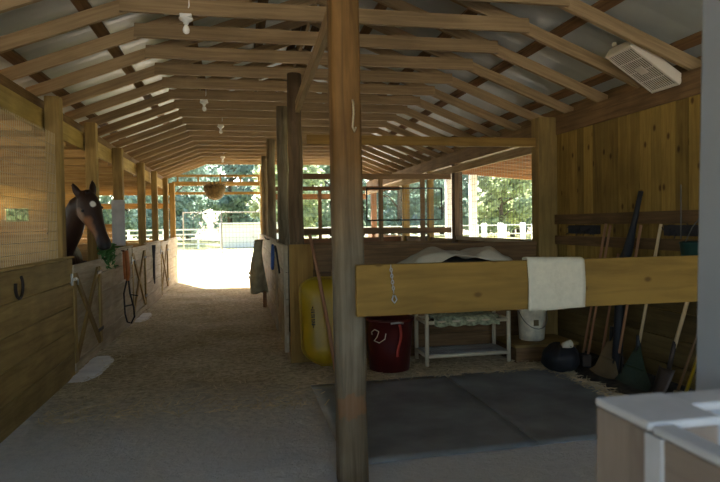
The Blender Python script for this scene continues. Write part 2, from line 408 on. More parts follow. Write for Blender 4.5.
# ------------------------------------------------------------------ right wall (tack side)
mb = MB(); y = -3.2; k = 0
while y < YB-.02:
    wd = .135+.07*((k*37) % 11)/11; y2 = min(y+wd, YB)
    mb.box((XR, y+.003, 1.70), (XR+.022, y2-.003, 2.80)); y = y2; k += 1
y = -3.2
while y < YB-.02:
    y2 = min(y+.19, YB); mb.box((XR+.02, y+.002, .98), (XR+.04, y2-.002, 1.72)); y = y2
mb.box((XR+.043, -3.2, 0), (XR+.055, YB, 2.97))
struct('wall_right', mb, 'pine')  # unseen stretch behind the camera added to hold back front skylight
MT['lowboard'] = wood('dark_low_board_wood', (.17, .115, .04), (.095, .06, .02), isl=.2, stain=.5, grain=9)  # low boards get a darker wood tone than the pine above
mb = MB()
for j in range(4): mb.box((XR-.004, -3.2, .02+j*.255), (XR+.018, YB, .02+j*.255+.247))
struct('wall_right_lower', mb, 'lowboard')
tag(MB().box((XR-.045, -3.2, 1.615), (XR, YB-.02, 1.735)).build('wall_rail', 'dark'), 'dark upper rail across the vertical boards of the right wall', 'rail')
tag(MB().box((XR-.04, -3.2, 1.36), (XR, YB-.02, 1.47)).build('wall_rail', 'dark'), 'dark lower rail across the right wall, behind the tool handles', 'rail')
# dark battens with hooks / spiky strips between the rails
for y0, y1, lab in ((6.15, 6.75, 'dark spiky strip on the right wall above the dark bags'), (4.4, 5.05, 'dark spiky strip on the right wall beside the green bucket')):
    mb = MB().box((XR-.03, y0, 1.50), (XR+.02, y1, 1.60))
    for q in range(26):
        yy = random.uniform(y0, y1); mb.tube([(XR-.03, yy, random.uniform(1.50, 1.6)), (XR-.03-random.uniform(.01, .05), yy+random.uniform(-.02, .02), random.uniform(1.47, 1.63))], .004, 4)
    tag(mb.build('hook_strip', 'clothdark'), lab, 'strip')

# ------------------------------------------------------------------ posts
def post(x, y, z0, z1, s, mat, name, lab, cat='post', grp=None, bevel=.012, sx=None):
    sx = sx or s
    return tag(MB().box((x-sx/2, y-s/2, z0), (x+sx/2, y+s/2, z1)).build(name, mat, bevel=bevel), lab, cat, grp)
# the big centre post: squared log, slight taper, long split and chewed patch
t = thing('support_post', (.705, 3.78, 0), 'big weathered centre post standing on the floor before the barrier board', 'post')
def postsec(z):
    wv = .004*noise.noise((0, 0, z*3)); r = .098-.004*z/4.0
    cx = .676 + .010*(1.3-z)*.6; return cx+wv, 3.78, r
mb = MB(); secs = []; N = 20
zs = [i*4.05/46 for i in range(47)]
o0 = 0
for z in zs:
    cx, cy, r = postsec(z)
    for j in range(N):
        a = 2*PI*j/N; k = (abs(math.cos(a))**5 + abs(math.sin(a))**5)**(-1/5)
        rr = r*k*(1+.03*noise.noise((math.cos(a)*2, math.sin(a)*2, z*1.6)))
        d = abs(((a - 1.62*PI + PI) % (2*PI)) - PI)
        if d < .17: rr -= .016*min(1, max(0, (z-.9)*1.5))
        if .38 < z < .62: rr -= .012*max(0, noise.noise((a*3, z*14, 2))+.25)
        mb.v.append(Vector((cx+rr*math.cos(a), cy+rr*math.sin(a), z)))
for i in range(len(zs)-1):
    for j in range(N):
        j2 = (j+1) % N; q = (i*N+j, i*N+j2, (i+1)*N+j2, (i+1)*N+j)
        mb.face(q, [(zs[i], j*.036), (zs[i], j*.036+.036), (zs[i+1], j*.036+.036), (zs[i+1], j*.036)], True)
mb.face(tuple(reversed(range(N))), [(0, 0)]*N); mb.face(tuple((len(zs)-1)*N+j for j in range(N)), [(0, 0)]*N)
def pole_mat():
    m = MT['pole'].copy(); m.name = 'centre_post_wood'; n, l = m.node_tree.nodes, m.node_tree.links; b = n['Principled BSDF']
    src = b.inputs['Base Color'].links[0].from_socket
    tc = n.new('ShaderNodeTexCoord'); sp = n.new('ShaderNodeSeparateXYZ'); l.new(tc.outputs['Object'], sp.inputs[0])
    nz = n.new('ShaderNodeTexNoise'); nz.inputs['Scale'].default_value = 5; l.new(tc.outputs['Object'], nz.inputs['Vector'])
    ad = n.new('ShaderNodeMath'); ad.operation = 'MULTIPLY_ADD'; ad.inputs[1].default_value = .5; l.new(nz.outputs['Fac'], ad.inputs[0]); l.new(sp.outputs['Z'], ad.inputs[2])
    mr = n.new('ShaderNodeMapRange'); mr.inputs['From Min'].default_value = 1.6; mr.inputs['From Max'].default_value = 2.3; l.new(ad.outputs[0], mr.inputs['Value'])
    vm = n.new('ShaderNodeMixRGB'); vm.blend_type = 'MULTIPLY'; vm.inputs[2].default_value = (.88, .56, .24, 1); l.new(mr.outputs[0], vm.inputs[0]); l.new(src, vm.inputs[1])
    # chewed raw patch
    r = n.new('ShaderNodeVectorMath'); r.operation = 'DISTANCE'; r.inputs[1].default_value = (-.02, -.1, .50)
    sc = n.new('ShaderNodeMapping'); sc.inputs['Scale'].default_value = (.6, 1, 1.0); l.new(tc.outputs['Object'], sc.inputs['Vector']); l.new(sc.outputs[0], r.inputs[0]); r.inputs[1].default_value = (-.02, -.09, .50)
    n3 = n.new('ShaderNodeTexNoise'); n3.inputs['Scale'].default_value = 22; l.new(tc.outputs['Object'], n3.inputs['Vector'])
    s2 = n.new('ShaderNodeMath'); s2.operation = 'MULTIPLY_ADD'; s2.inputs[1].default_value = .16; l.new(n3.outputs['Fac'], s2.inputs[0]); l.new(r.outputs['Value'], s2.inputs[2])
    m5 = n.new('ShaderNodeMapRange'); m5.inputs['From Min'].default_value = .145; m5.inputs['From Max'].default_value = .165; m5.inputs['To Min'].default_value = .5; m5.inputs['To Max'].default_value = 0; l.new(s2.outputs[0], m5.inputs['Value'])
    v2 = n.new('ShaderNodeMixRGB'); v2.inputs[2].default_value = (.26, .115, .04, 1); l.new(m5.outputs[0], v2.inputs[0]); l.new(vm.outputs[0], v2.inputs[1])
    l.new(v2.outputs[0], b.inputs['Base Color']); return m
mb.build('shaft', pole_mat(), t)
hk = MB().tube([(.70, 3.675, 2.42), (.70, 3.655, 2.40), (.70, 3.645, 2.33), (.693, 3.645, 2.25), (.705, 3.65, 2.22), (.715, 3.655, 2.25)], .006, 6)
ho = hk.build('hook', 'wirepale', t); ho['label'] = 'thin wire hook high on the post'

# bay corner post and back posts along the right side
post(3.87, YB, 0, 2.98, .20, 'post', 'corner_post', 'thick squared corner post at the back of the bay beside the right wall', sx=.26)
BP = [(10.72, 'dark post in the right outer wall, left of the meshed porch window'), (12.35, 'thin post in the right outer wall, second back from the bay'),
      (14.3, 'brown post in the right outer wall, third back from the bay'), (17.9, 'reddish post in the right outer wall, nearest the far end')]
for i, (yy, lab) in enumerate(BP):
    post(XR+.02, yy, 0, 2.76, .12 if i == 1 else .16, ('darkpole', 'post', 'post', 'red')[i], 'wall_post', lab, grp='posts of the right outer wall')
post(XR+.05, 7.62, 1.32, 2.76, .08, 'orange', 'window_jamb', 'orange lit timber jamb at the right edge of the porch window', 'jamb')

# poles along the right stall row
RP = [(.673, 7.29, 3.47, .088, 'darkpole', 'dark round pole at the near corner of the right stall row'),
      (.665, 9.32, 3.47, .085, 'pole', 'mottled olive round pole just behind the dark corner pole'),
      (.675, 12.9, 3.47, .088, 'pole', 'third round pole of the right stall row, behind the mottled one'),
      (.665, 16.0, 3.47, .08, 'pole', 'fourth round pole of the right stall row'),
      (.70, 18.5, 3.47, .08, 'post', 'pale pole at the right side of the far doorway')]
for x, yy, zt, r, mt, lab in RP:
    mb = MB().tube([(x+.006*math.sin(i*1.7), yy+.006*math.cos(i*2.1), zt*i/12) for i in range(13)], [r*(1.06-.10*i/12)*(1+.03*math.sin(i*2.3)) for i in range(13)], 14)
    tag(mb.build('pole', mt), lab, 'pole', 'round poles of the right stall row')
tag(MB().bar((.70, 7.19, 3.06), (.685, 3.885, 3.20), .05, .14).build('tie_board', 'rafter'), 'pale board running from the dark corner pole up to the big centre post', 'board')
# left posts
LP = [(6.98, .15, 'near post of the left row, left of the horse'), (8.62, .14, 'left row post just right of the horse door'), (10.42, .15, 'left row post carrying the pale board'),
      (12.72, .14, 'left row post behind the second cross braced door'), (14.6, .13, 'fifth post of the left row, counted from the camera'), (16.7, .13, 'sixth post of the left row, counted from the camera'), (18.45, .15, 'last left row post at the far doorway')]
for yy, s, lab in LP:
    post(XL-.045-s/2-.002+.04, yy, 0, 3.06 if yy < 9 else 2.95, s, 'post', 'stall_post', lab, grp='posts of the left stall row')
post(XL-.13, 4.9, 0, 2.9, .14, 'post', 'stall_post', 'left row post at the near end of the wire mesh', grp='posts of the left stall row') if False else None

# ------------------------------------------------------------------ left stall front
DOORS = [(7.16, 8.52), (10.9, 12.42), (14.75, 16.15)]
TOPL = 1.345
def leftwall(segs):
    mb = MB()
    for y0, y1 in segs:
        for j in range(5):
            a = .01+j*.262; yy = y0
            while yy < y1-.01:
                ye = min(yy+3.7, y1); mb.box((XL-.010, yy+.002, a), (XL+.02, ye-.002, a+.254)); yy = ye
        mb.box((XL-.010, y0, TOPL-.022), (XL+.045, y1, TOPL))
    return mb
struct('wall_left', leftwall([(-3.2, DOORS[0][0]-.01)]), 'stall', bevel=.004)  # near end lengthened out of view, narrows the skylight from the front
struct('wall_left_rear', leftwall([(DOORS[0][1]+.01, DOORS[1][0]-.01), (DOORS[1][1]+.01, DOORS[2][0]-.01), (DOORS[2][1]+.01, YE-.1)]), 'weather', bevel=.004)  # paler wood past the first door, weathering and door light both put in
for i, (y0, y1) in enumerate(DOORS):
    XD = XL+.006
    t = thing('stall_gate', (XD, (y0+y1)/2, 0), ('cross braced plank stall door under the horse', 'second cross braced stall door, beyond the hanging halter', 'farthest cross braced stall door on the left')[i], 'stall door', 'cross braced doors of the left stalls', 'thing')
    zt = 1.24 if i == 0 else 1.30
    mb = MB()
    n_ = 5
    for j in range(n_): mb.box((XD-.03, y0+.01, .05+j*(zt-.05)/n_), (XD-.004, y1-.01, .05+(j+1)*(zt-.05)/n_-.008))
    mb.build('panel', 'weather', t)
    MB().box((XD-.004, y0+.01, zt-.09), (XD+.024, y1-.01, zt)).build('rail', 'weather', t)
    MB().box((XD-.004, y0+.01, .05), (XD+.024, y1-.01, .14)).build('rail', 'weather', t)
    MB().box((XD-.004, y0+.01, .14), (XD+.024, y0+.10, zt-.09)).build('stile', 'stall', t)
    MB().box((XD-.004, y1-.10, .14), (XD+.024, y1-.01, zt-.09)).build('stile', 'stall', t)
    MB().bar((XD+.008, y0+.10, .16), (XD+.008, y1-.12, zt-.10), .024, .085).build('cross_brace', 'post', t)
    MB().bar((XD+.010, y0+.10, zt-.10), (XD+.010, y1-.12, .16), .024, .085).build('cross_brace', 'post', t)
    lt = MB().box((XD+.024, y0-.06, 1.07), (XD+.034, y0+.10, 1.10)); lt.box((XD+.0, y0-.09, 1.02), (XD+.03, y0-.05, 1.15)); lt.tube([(XD+.03, y0+.02, 1.085), (XD+.06, y0+.02, 1.085), (XD+.06, y0+.02, 1.02)], .007, 6)
    lo = lt.build('latch', 'pipe', t); lo['label'] = 'pale metal door latch'
    for zz in (.3, 1.05):
        MB().box((XD+.024, y1-.26, zz), (XD+.030, y1+.02, zz+.045)).build('hinge', 'rust', t)
for i, (y0, y1, x1, lab) in enumerate(((6.85, 8.2, -1.56, 'pale worn threshold slab before the horse door'), (10.95, 12.1, -1.64, 'pale worn threshold slab before the second stall door'))):
    def slab(u, v, y0=y0, y1=y1, x1=x1):
        e = 1-(2*v-1)**4*.5
        return (-1.83 + u*(x1+1.83)*e + .02*noise.noise((u*4, v*6, i)), y0+v*(y1-y0), .026*min(1, 6*min(u+.2, 1-u, v+.02, 1-v+.02)) + .004*noise.noise((u*9, v*9, 5)))
    tag(MB().grid(slab, 12, 20).build('threshold_slab', 'concrete'), lab, 'slab', 'threshold slabs of the left stalls')

# wire mesh above the near left stall
t = thing('mesh_grille', (XL-.05, 5.6, TOPL), 'wire mesh panel over the near left stall wall', 'mesh')
mb = MB(); yy = 4.2
while yy < 6.9:
    mb.tube([(XL-.06, yy, TOPL-.02), (XL-.06, yy, 2.66)], .0030, 4, cap=False); yy += .05
zz = TOPL+.08
while zz < 2.6:
    mb.tube([(XL-.058, 4.2, zz), (XL-.058, 6.9, zz)], .0026, 4, cap=False); zz += .10
mb.build('wires', 'wirepale', t)
# shed over the left stalls: slatted ceiling, outer wall, partitions
mb = MB(); y = -3.2
while y < YE:
    mb.box((-6.7, y, 2.76), (XL-.21, y+.26, 2.785)); y += .285
o = mb.build('ceiling_shed', 'slat'); o['kind'] = 'structure'
mb = MB().box((-6.7, -3.2, 2.80), (XL-.21, YE+.3, 2.83)); struct('roof_shed', mb, 'dark')
k = 0; y = 3.0
for k in range(13):
    tag(MB().box((-6.68, 3.1+k*1.2, 2.655), (XL-.22, 3.14+k*1.2, 2.757)).build('shed_joist', 'slat'), f'ceiling joist over the left stalls, {ORD[k]} counting back from the camera', 'joist', 'ceiling joists over the left stalls')
mb = MB()
for j in range(6): mb.box((-6.74, -3.2, .01+j*.305), (-6.70, YE+.1, .01+j*.305+.297))
mb.box((-6.74, -3.2, 2.60), (-6.70, YE+.1, 2.80))
for q in range(8): mb.box((-6.74, -3.2+q*3.1, 1.8), (-6.70, -3.1+q*3.1, 2.65))
struct('wall_stall_outer', mb, 'slat')  # unseen open strip below the ceiling, added to let daylight into the stalls
mb = MB()
def hb(x0, x1, z0, z1, y=YE, th=.03):
    z = z0
    while z < z1-.005:
        e = min(z+.15, z1); mb.box((x0, y, z+.002), (x1, y+th, e-.002)); z = e
hb(-6.7, -3.42, .0, 1.76); hb(-3.42, XL-.05, .0, 1.27); hb(-6.4, -5.0, 1.76, 2.3) if False else None
hb(-5.92, -4.05, 1.76, 2.75); hb(-6.7, -6.52, 1.76, 2.75); hb(-6.52, -5.92, 2.24, 2.75); hb(-6.52, -5.92, 1.76, 1.87); hb(-4.05, XL-.05, 2.60, 2.75); hb(-4.05, XL-.05, 2.20, 2.36)
struct('wall_stall_end', mb, 'slat')
for i, yy in enumerate((6.98, 10.42, 14.6)):
    mb = MB()
    hh = (1.60, 1.30, 1.30)[i]
    z = .01
    while z < hh-.02:
        e = min(z+.22, hh); mb.box((-6.68, yy-.02, z), (XL-.16, yy+.02, e-.005)); z = e
    tag(mb.build('stall_partition', 'slat'), ('plank partition left of the horse, behind the wire mesh', 'plank partition between the second and third left stalls', 'plank partition nearest the far end of the left stalls')[i], 'partition', 'partitions of the left stalls')
# pale board on third post, halter, horseshoe, ropes
tag(MB().box((XL-.03, 10.22, 1.40), (XL+.015, 10.60, 2.10)).build('pale_board', 'capwhite'), 'pale grey board fixed upright to a left row post', 'board') if False else None
t = tag(MB().box((XL-.17, 10.27, 1.36), (XL+.03, 10.30, 2.10)).build('pale_board', 'capwhite', bevel=.005), 'pale grey upright board on the left post above the hanging halter', 'board')
t = thing('halter', (XL+.02+.03, 9.95, 1.25), 'orange leather and black rope halter hanging on the left stall wall', 'halter')
mb = MB().tube([(XL+.10, 9.93, 1.29), (XL+.11, 9.91, 1.15), (XL+.12, 9.92, .98), (XL+.11, 9.93, .82)], [.030, .036, .034, .028], 8)
mb.tube([(XL+.05, 9.97, 1.30), (XL+.055, 9.97, 1.05), (XL+.065, 9.96, .84)], [.018, .02, .018], 6)
mb.build('leather_strap', 'leather', t)
MB().tube([(XL+.10, 9.93, .84), (XL+.05, 9.92, .62), (XL+.06, 9.92, .30), (XL+.09, 9.92, .17), (XL+.15, 9.92, .15), (XL+.20, 9.92, .25), (XL+.19, 9.93, .40), (XL+.14, 9.93, .62), (XL+.12, 9.93, .84)], .014, 6).build('rope_loop', 'rope', t)
MB().tube([(XL+.06, 9.91, .42), (XL+.17, 9.91, .44)], .012, 6).build('cross_rope', 'rope', t)
MB().tube([(XL+.15, 9.92, .60), (XL+.26, 9.92, .58)], .010, 6).build('rope_end', 'rope', t)
MB().tube([(XL+.02, 9.95, 1.29), (XL+.11, 9.95, 1.28), (XL+.12, 9.95, 1.32)], .008, 6).build('hook', 'rust', t)
mb = MB(); mb.tube([(XL+.02+.012, 5.47+.085*math.cos(a), 1.17-.10*math.sin(a)) for a in [(-.35+1.7*i/16)*PI*.82 for i in range(17)]], .013, 6)
tag(mb.build('horseshoe', 'rust'), 'rusty horseshoe nailed on the near left stall wall', 'horseshoe')
mb = MB()
for q in range(5):
    mb.tube([(XL+.02+.03+.01*q, 13.15+.03*q, 1.28), (XL+.02+.05, 13.1+.05*q+.03*math.sin(q), 1.0), (XL+.02+.04, 13.16+.035*q, .62-.04*q)], .013, 5)
tag(mb.build('lead_rope', 'clothdark'), 'dark hank of lead ropes hanging beyond the second stall door', 'rope')

# ------------------------------------------------------------------ right stall row front
mb = MB()
for y0, y1 in ((9.35, 18.4),):
    for j in range(5): mb.box((XS-.04, y0, .01+j*.285), (XS, y1, .01+j*.285+.277))
struct('wall_stall_right', mb, 'weather', bevel=.004)
t = thing('stall_gate', (XS-.02, 8.3, 0), 'weathered grey plank stall door on the right of the aisle', 'stall door', None, 'thing')
mb = MB()
for j in range(4): mb.box((XS-.03, 7.50, .06+j*.335), (XS, 9.30, .06+j*.335+.328))
mb.build('panel', 'weather', t)
MB().box((XS-.055, 7.50, .06), (XS-.03, 7.60, 1.40)).build('stile', 'weather', t)
MB().box((XS-.055, 9.20, .06), (XS-.03, 9.30, 1.40)).build('stile', 'weather', t)
MB().box((XS-.056, 7.60, 1.30), (XS-.03, 9.20, 1.40)).build('rail', 'weather', t)
MB().tube([(XS-.06, 8.25, 1.0), (XS-.09, 8.15, 1.2), (XS-.10, 8.25, 1.33), (XS-.10, 8.5, 1.36), (XS-.08, 8.7, 1.28)], .013, 7).build('rope_handle', 'clothdark', t)
tag(MB().box((XS-.01, 7.155, 0), (XS+.275, 7.195, 1.42)).build('end_board', 'orange'), 'upright orange brown board closing the end of the right stall wall', 'board')
# blue halter and the olive coat
t = thing('blue_halter', (XS-.06, 9.9, 1.3), 'blue webbing halter hanging on the right stall front', 'halter')
MB().tube([(XS-.05, 9.8, 1.30), (XS-.07, 9.72, 1.1), (XS-.07, 9.85, .95), (XS-.07, 10.0, .98), (XS-.06, 10.02, 1.2), (XS-.05, 9.9, 1.33)], .024, 6).build('strap', 'blue', t)
MB().tube([(XS-.065, 9.76, 1.12), (XS-.075, 10.0, 1.10)], .02, 6).build('noseband', 'blue', t)
t = thing('olive_coat', (XS-.1, 11.0, 1.35), 'olive coat with tan trim hanging on the right stall front', 'coat')
def coat(u, v):
    a = u*2*PI
    wd = .09+.22*min(1, v*2.0)-.24*max(0, v-.55)/.45; x = XS-.245-.12*math.cos(a)*(.5+v*.7)
    return (x - .16*v*(1-v)+.02*math.sin(3*a+v*6), 11.0+wd*math.sin(a)+.05*v, 1.40-v*.95+.04*math.sin(2*a)*v)
MB().grid(coat, 22, 14).build('coat_body', 'coat', t, solid=.012)
MB().grid(lambda u, v: (XS-.42-.02*math.sin(v*6), 10.86+.32*v+.03*u, .80-.24*v+.05*u), 3, 8).build('trim_band', 'coattrim', t, solid=.008)
MB().grid(lambda u, v: (XS-.16+.03*math.cos(u*6.3), 10.95+.06*math.sin(u*6.3), .46-v*.28), 8, 4).build('strap_tail', 'redhandle', t, solid=.006)
MB().tube([(XS-.054, 11.0, 1.40), (XS-.12, 11.0, 1.41), (XS-.14, 11.0, 1.45)], .012, 6).build('hook', 'rust', t)

# ------------------------------------------------------------------ bay back wall and the stalls behind
mb = MB()
for j in range(5): mb.box((.87, YB-.02, .01+j*.27), (3.74, YB+.02, .01+j*.27+.263))
struct('wall_bay_back', mb, 'dark')
tag(MB().box((.87, YB-.06, 1.355), (3.73, YB+.05, 1.40)).build('ledge', 'dark'), 'dark ledge along the top of the bay back wall', 'ledge')
tag(MB().box((.80, YB-.03, 2.61), (3.74, YB+.02, 2.72)).build('cross_beam', 'orange'), 'brown beam across the bay above the blankets', 'beam')
for i, yy in enumerate((10.75, 14.35)):
    mb = MB()
    for j in range(5): mb.box((.80, yy-.02, .01+j*.265), (3.90, yy+.02, .01+j*.265+.258))
    mb.box((.80, yy-.03, 1.47), (3.90, yy+.015, 1.57))
    mb.box((.80, yy-.03, 2.47), (3.90, yy+.015, 2.57))
    for x in ((2.55, 3.35) if i == 0 else (1.9,)): mb.box((x-.04, yy-.015, 1.3), (x+.04, yy+.03, 2.5))
    tag(mb.build('stall_partition', 'dark' if i == 0 else 'red'), ('dark planked partition with open rails behind the bay', 'reddish planked partition with open rails, two stalls behind the bay')[i], 'partition', 'partitions of the right stalls')
t = thing('mesh_screen', (2.95, 10.68, 1.72), 'thin black mesh panel frame hung in the stall behind the bay', 'mesh')
mb = MB()
for a, b in (((2.27, 10.68, 1.72), (3.70, 10.68, 1.72)), ((2.27, 10.68, 2.30), (3.70, 10.68, 2.30)), ((2.27, 10.68, 1.72), (2.27, 10.68, 2.30)), ((3.70, 10.68, 1.72), (3.70, 10.68, 2.30))): mb.tube([a, b], .014, 6)
mb.build('frame', 'black', t)
mb = MB()
for i in range(1, 14): mb.tube([(2.27+i*.102, 10.68, 1.72), (2.27+i*.102, 10.68, 2.30)], .0025, 4, cap=False)
for i in range(1, 6): mb.tube([(2.27, 10.68, 1.72+i*.097), (3.70, 10.68, 1.72+i*.097)], .0025, 4, cap=False)
mb.build('wires', 'wire', t)
# outer right wall beyond the bay
mb = MB()
for j in range(5): mb.box((XR, YB+.12, .01+j*.27), (XR+.04, YE, .01+j*.27+.262))
struct('wall_right_back', mb, 'dark')
tag(MB().box((XR-.05, YB+.12, 1.34), (XR+.08, 10.62, 1.40)).build('window_sill', 'weather'), 'pale lit sill under the meshed porch window', 'sill')
for i, (y0, y1, lab) in enumerate(((7.68, 10.62, 'wire mesh filling the porch window behind the bay'), (10.84, 14.2, 'wire mesh in the right outer wall left of the dark post'))):
    mb = MB(); y = y0
    while y < y1: mb.tube([(XR+.03, y, 1.38), (XR+.03, y, 2.76)], .0026, 4, cap=False); y += .10
    z = 1.42
    while z < 2.76: mb.tube([(XR+.033, y0, z), (XR+.033, y1, z)], .0026, 4, cap=False); z += .10
    tag(mb.build('window_mesh', 'wire'), lab, 'mesh', 'wire mesh of the right outer wall')
# meshes on the stall partition gaps
mb = MB(); x = .85
while x < 3.9: mb.tube([(x, 14.33, 1.57), (x, 14.33, 2.47)], .003, 4, cap=False); x += .10
z = 1.62
while z < 2.47: mb.tube([(.85, 14.33, z), (3.9, 14.33, z)], .003, 4, cap=False); z += .10
tag(mb.build('window_mesh', 'wire'), 'wire mesh in the partition two stalls behind the bay', 'mesh')
# end wall right
mb = MB()
for j in range(5): mb.box((.8, YE-.02, .01+j*.24), (XR, YE+.02, .01+j*.24+.233))
mb.box((.8, YE-.02, 2.45), (XR, YE+.02, 2.62))
struct('wall_end_right', mb, 'red')
tag(MB().box((XR-.07, YB+.14, 2.585), (XR-.025, YE, 2.71)).build('plate_beam', 'rafter'), 'pale beam along the top of the right outer wall behind the bay', 'beam')
# porch on the right
def zp(x): return 3.20-.078*(x-4.16)
o = MB().grid(lambda u, v: (4.16+u*4.4, 3.0+v*13.0, zp(4.16+u*4.4)+.10), 4, 4, False).build('ceiling_porch', 'red', solid=.02); o['kind'] = 'structure'
for k in range(20):
    yy = 4.2+k*.62
    mb = MB().bar((4.16, yy, zp(4.16)+.045), (8.5, yy, zp(8.5)+.045), .045, .085)
    tag(mb.build('porch_rafter', 'red'), f'reddish rafter under the right hand porch roof, {ORD[k]} counting back from the bay', 'rafter', 'rafters of the right porch')
for k, (cx_, yy, lab) in enumerate(((6.35, 15.7, 'white porch column seen through the meshed porch window'), (5.65, 15.7, 'white porch column just left of the dark post'))):
    t = thing('porch_column', (cx_, yy, 0), lab, 'column', 'white porch columns')
    MB().box((cx_-.09, yy-.09, 0), (cx_+.09, yy+.09, zp(cx_)-.06)).build('shaft', 'whitewood', t, bevel=.01)
    MB().box((cx_-.12, yy-.12, .0), (cx_+.12, yy+.12, .16)).build('base', 'whitewood', t)
tag(MB().bar((4.16, 15.72, zp(4.16)-.02), (8.5, 15.72, zp(8.5)-.02), .09, .075).build('porch_beam', 'red'), 'reddish beam on top of the white porch columns', 'beam')

# ------------------------------------------------------------------ far doorway
tag(MB().box((-1.95, YE-.02, 2.88), (.72, YE+.04, 3.00)).build('header_beam', 'post'), 'lower header beam across the far doorway', 'beam')
t = thing('header_truss', (-.6, YE+.05, 3.0), 'light timber strip with short uprights above the far door header', 'beam')
MB().box((-1.95, YE+.045, 3.15), (.72, YE+.085, 3.22)).build('top_chord', 'post', t)
for x in (-1.8, -1.2, -.55, .05, .6): MB().box((x-.025, YE+.045, 2.99), (x+.025, YE+.085, 3.15)).build('upright', 'post', t)
tag(MB().box((-1.95, YE+.10, 2.62), (.72, YE+.14, 2.70)).build('lintel_board', 'post'), 'thin lintel board under the far door header, behind the hanging basket', 'board')
t = thing('yard_gate', (-.5, YE+.2, 0), 'wide metal pipe and wire mesh gate across the far doorway', 'gate')
mb = MB(); gx0, gx1, gy_ = -1.68, .66, YE+.22
MB().tube([(gx0, gy_, .06), (gx0, gy_, 2.08), (gx1, gy_, 2.08), (gx1, gy_, .06), (gx0, gy_, .06)], .022, 8).build('frame', 'pipe', t)
x = gx0+.1
while x < gx1: mb.tube([(x, gy_, .06), (x, gy_, 2.08)], .0045, 4, cap=False); x += .105
for z in [.06+.155*i for i in range(1, 13)]: mb.tube([(gx0, gy_, z), (gx1, gy_, z)], .0045, 4, cap=False)
mb.build('mesh', 'wire', t)
MB().tube([(-.55, gy_, .06), (-.55, gy_, 2.08)], .016, 8).build('mid_bar', 'pipe', t)
t = thing('hanging_basket', (-.68, 17.6, 2.4), 'round brown hanging basket in front of the far doorway', 'hanging basket')
MB().lathe([(.05, 2.40), (.17, 2.44), (.25, 2.54), (.30, 2.68), (.31, 2.78), (.24, 2.84), (.05, 2.86)], (-.68, 17.6, 0), 20).build('bowl', 'basket', t)
mb = MB()
for q in range(160):
    a = random.uniform(0, 2*PI); r = random.uniform(.05, .3); p = Vector((-.68+r*math.cos(a), 17.6+r*math.sin(a), 2.80))
    d = Vector((math.cos(a)*.15, math.sin(a)*.15, random.uniform(-.12, .14))); s_ = d.cross(Vector((0, 0, 1))).normalized()*.02
    o = len(mb.v); mb.v += [p-s_, p+s_, p+d+s_*.3, p+d-s_*.3]; mb.face((o, o+1, o+2, o+3), [(0, 0)]*4)
mb.build('dry_foliage', 'brownrake', t)
for a in (0, 2.1, 4.2): MB().tube([(-.68+.28*math.cos(a), 17.6+.28*math.sin(a), 2.80), (-.68, 17.6, 3.46)], .004, 4).build('wire', 'rust', t)

# ------------------------------------------------------------------ lamps
for i, (x, k, lab) in enumerate(((-.42, 1, 'white lamp holder with bare bulb, nearest under the left roof slope'), (-.47, 6, 'white lamp holder with bare bulb, second back under the roof frames'), (-.30, 9, 'white lamp holder with bare bulb, third back along the aisle'), (-.40, 16, 'white lamp holder with bare bulb, farthest back, above the hanging basket'))):
    y = 4.754+FS*k-.045
    t = thing('lamp_holder', (x, y, 3.48), lab, 'lamp', 'bare bulb lamp holders')
    MB().box((x-.05, y-.05, 3.455), (x+.05, y+.05, 3.478)).build('base_box', 'ceramic', t, bevel=.004)
    MB().lathe([(.055, 3.455), (.062, 3.447), (.056, 3.436), (.036, 3.425), (.024, 3.418), (.022, 3.40), (.012, 3.398)], (x, y, 0), 20).build('holder', 'ceramic', t)
    MB().lathe([(.010, 3.398), (.015, 3.39), (.026, 3.368), (.031, 3.348), (.027, 3.329), (.014, 3.318), (.003, 3.316)], (x, y, 0), 16).build('bulb', 'bulb', t)
    MB().tube([(x, y+.01, 3.478), (x+.03, y-.024, 3.55), (x+.03, y-.024, 3.62)], .006, 5).build('cable', 'ceramic', t)

# box fan
A = Vector((.84, 0, -.543)); B = Vector((0, -1, 0)); Nn = Vector((-.543, 0, -.84))
c = Vector((3.71, 5.02, 3.045))
t = thing('box_fan', c, 'beige box fan tilted under the rafters above the right wall', 'fan')
hA, hB, hT = .305, .19, .05
mb = MB()
c2 = c - Nn*hT
for sg in (-1, 1):
    mb.obox(c2 + A*sg*(hA-.012), A*.012, B*hB, Nn*hT); mb.obox(c2 + B*sg*(hB-.012), A*(hA-.024), B*.012, Nn*hT)
mb.build('housing', 'fan', t, bevel=.006)
mb = MB()
for i in range(5):
    u = -hA+.03+i*(2*hA-.06)/4
    mb.bar(c+A*u-B*(hB-.02)-Nn*.006, c+A*u+B*(hB-.02)-Nn*.006, .004, .006, Nn)
for i in range(13):
    u = -hB+.022+i*(2*hB-.044)/12
    mb.bar(c+B*u-A*(hA-.02)-Nn*.003, c+B*u+A*(hA-.02)-Nn*.003, .006, .005, Nn)
mb.build('grille', 'fan', t)
MB().obox(c-Nn*.003, A*.045, B*.045, Nn*.006).build('hub_badge', 'fan', t)
mb = MB()
for q in range(5):
    a = q*2*PI/5; d = A*math.cos(a)+B*math.sin(a); e = A*-math.sin(a)+B*math.cos(a)
    cc = c-Nn*.05+d*.075
    mb.obox(cc, d*.055, (e*.8+Nn*.5).normalized()*.045, Nn*.003)
mb.tube([c-Nn*.02, c-Nn*.09], .045, 12)
mb.build('blades', 'fandark', t)
mb = MB().obox(c-Nn*.097, A*(hA-.024), B*(hB-.024), Nn*.002)
for sg in (-1, 1):
    mb.obox(c-Nn*.053 + A*sg*(hA-.026), A*.0015, B*(hB-.025), Nn*.044); mb.obox(c-Nn*.053 + B*sg*(hB-.026), A*(hA-.028), B*.0015, Nn*.044)
mb.build('inner_case', 'fandark', t)
